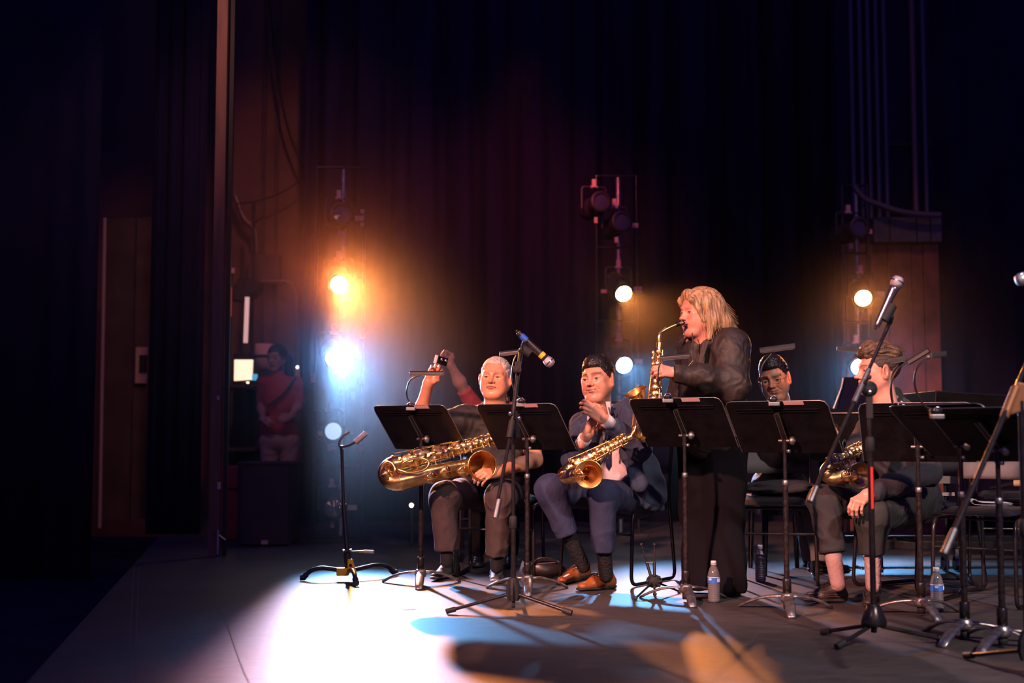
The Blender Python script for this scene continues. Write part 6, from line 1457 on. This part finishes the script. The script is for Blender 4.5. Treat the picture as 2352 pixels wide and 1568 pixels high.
for dx in (-.085, .085): s.path([hp + Vector((dx, 0, -.02)), Vector((hp.x + dx, Yb, .48)), Vector((hp.x + dx, Yb, .10))], [.088, .062, .05], k=.03)
cloth(t, 'trousers', s, .010, 'beige_trousers', .004, 8, seed=43)
for dx in (-.085, .085): shoe(t, (hp.x + dx, Yb - .17, 0), (hp.x + dx, Yb + .09, 0), mt='black_shoe')
MB().tube(bez([shB + Vector((0, -.05, .04)), W(650, 905, Yb - .14), W(612, 935, Yb - .13)], 14), .010, 6).build('shoulder_strap', 'black_matte', t)
# ------------------------------------------------------------------ 7 person in red behind the baritone player
Yb = 8.75; t = person(gpt(1128, Yb), 'person in a red sleeve raising a bare forearm behind the white-haired man'); SKC = (.48, .24, .17)
hc = W(1140, 872, Yb)
VQ, col, Mx = head_at(hc, -10, 0, 0, .92, skin=SKC, thin=.94, res=.004, neck=.048)
eA, wA = W(1065, 895, Yb - .1), W(1036, 838, Yb - .2); shA, shB = W(1098, 945, Yb), W(1180, 945, Yb)
body_obj(t, (VQ, col), [arm_skin(eA, wA, .036, .024, .005), hand_at(wA, (-.35, -.2, 1), (.4, .6, .2), mirror=True, curls=[(50, 60, 40)] * 4, res=.004, size=.92)], SKC)
sdf_obj('hair', xf(hair_cap(.004, length=.010, hairline=.055, side=-.03, back=-.06), Mx), 'hair_black', t)
s = Sdf(); s.ell(W(1138, 990, Yb + .03), (.155, .12, .21), k=.05); s.cone(shA, shB, .06, .06, k=.05); s.cone(shA, eA, .058, .050, k=.03, cut=(0, 1)); s.ell(W(1138, 1080, Yb + .05), (.16, .14, .14), k=.05); s.cone(shB, W(1190, 1030, Yb), .055, .045, k=.03)
cloth(t, 'top', s, .009, 'red_top', .004, 10, seed=47)
s = Sdf(); hp = W(1138, 1110, Yb + .05)
for dx in (-.09, .09):
    kk = Vector((hp.x + dx * 1.2, Yb - .42, .50)); s.cone((hp.x + dx, Yb + .03, .52), kk, .085, .066, k=.03); s.cone(kk, (kk.x, kk.y + .02, .10), .064, .05, k=.02); shoe(t, (kk.x, kk.y - .17, 0), (kk.x, kk.y + .09, 0), mt='black_shoe')
cloth(t, 'trousers', s, .010, 'black_trousers', .004, 8, seed=48)
chair((hp.x, Yb + .05, 0), 0, 'stacking chair behind the white-haired man, mostly hidden')
# ================================================================== thin haze added to make the lens glow around the lamps
hm = bpy.data.materials.new('glow_haze'); hm.use_nodes = True; nt = hm.node_tree; nt.nodes.remove(nt.nodes['Principled BSDF'])
vs_ = nt.nodes.new('ShaderNodeVolumeScatter'); vs_.inputs['Density'].default_value = .003; vs_.inputs['Anisotropy'].default_value = .82; vs_.inputs['Color'].default_value = (1, 1, 1, 1)
nt.links.new(vs_.outputs[0], nt.nodes['Material Output'].inputs['Volume']); M['glow_haze'] = hm
o = MB().box((1.5, 10.0, 3.0), (9.4, 4.2, 6.0)).build('glow_haze', 'glow_haze'); tag(o, 'thin haze added for the glow around the lamps', 'haze', kind='stuff')

# scattering ball added for the halo of the left tower's lamps, thinning outwards
def halo(c, r, dens, name, label, g=.75):
    m = bpy.data.materials.new(name); m.use_nodes = True; nt = m.node_tree; nt.nodes.remove(nt.nodes['Principled BSDF'])
    v = nt.nodes.new('ShaderNodeVolumeScatter'); v.inputs['Anisotropy'].default_value = g
    tc = nt.nodes.new('ShaderNodeTexCoord'); gr = nt.nodes.new('ShaderNodeTexGradient'); gr.gradient_type = 'SPHERICAL'; mp = nt.nodes.new('ShaderNodeMapping'); mp.inputs['Scale'].default_value = (1 / r, 1 / r, 1 / r)
    nt.links.new(tc.outputs['Object'], mp.inputs[0]); nt.links.new(mp.outputs[0], gr.inputs[0])
    pw = nt.nodes.new('ShaderNodeMath'); pw.operation = 'POWER'; pw.inputs[1].default_value = 1.0; nt.links.new(gr.outputs['Fac'], pw.inputs[0])
    ml = nt.nodes.new('ShaderNodeMath'); ml.operation = 'MULTIPLY'; ml.inputs[1].default_value = dens; nt.links.new(pw.outputs[0], ml.inputs[0]); nt.links.new(ml.outputs[0], v.inputs['Density'])
    nt.links.new(v.outputs[0], nt.nodes['Material Output'].inputs['Volume']); M[name] = m
    o = MB().ball((0, 0, 0), r, seg=20, rings=12).build(name, name); o.location = c; tag(o, label, 'halo', kind='stuff')
halo(W(776, 720, 9.75), 2.8, .026, 'lamp_halo', 'soft ball of haze added for the halo around the lit left tower lamps', g=.5)
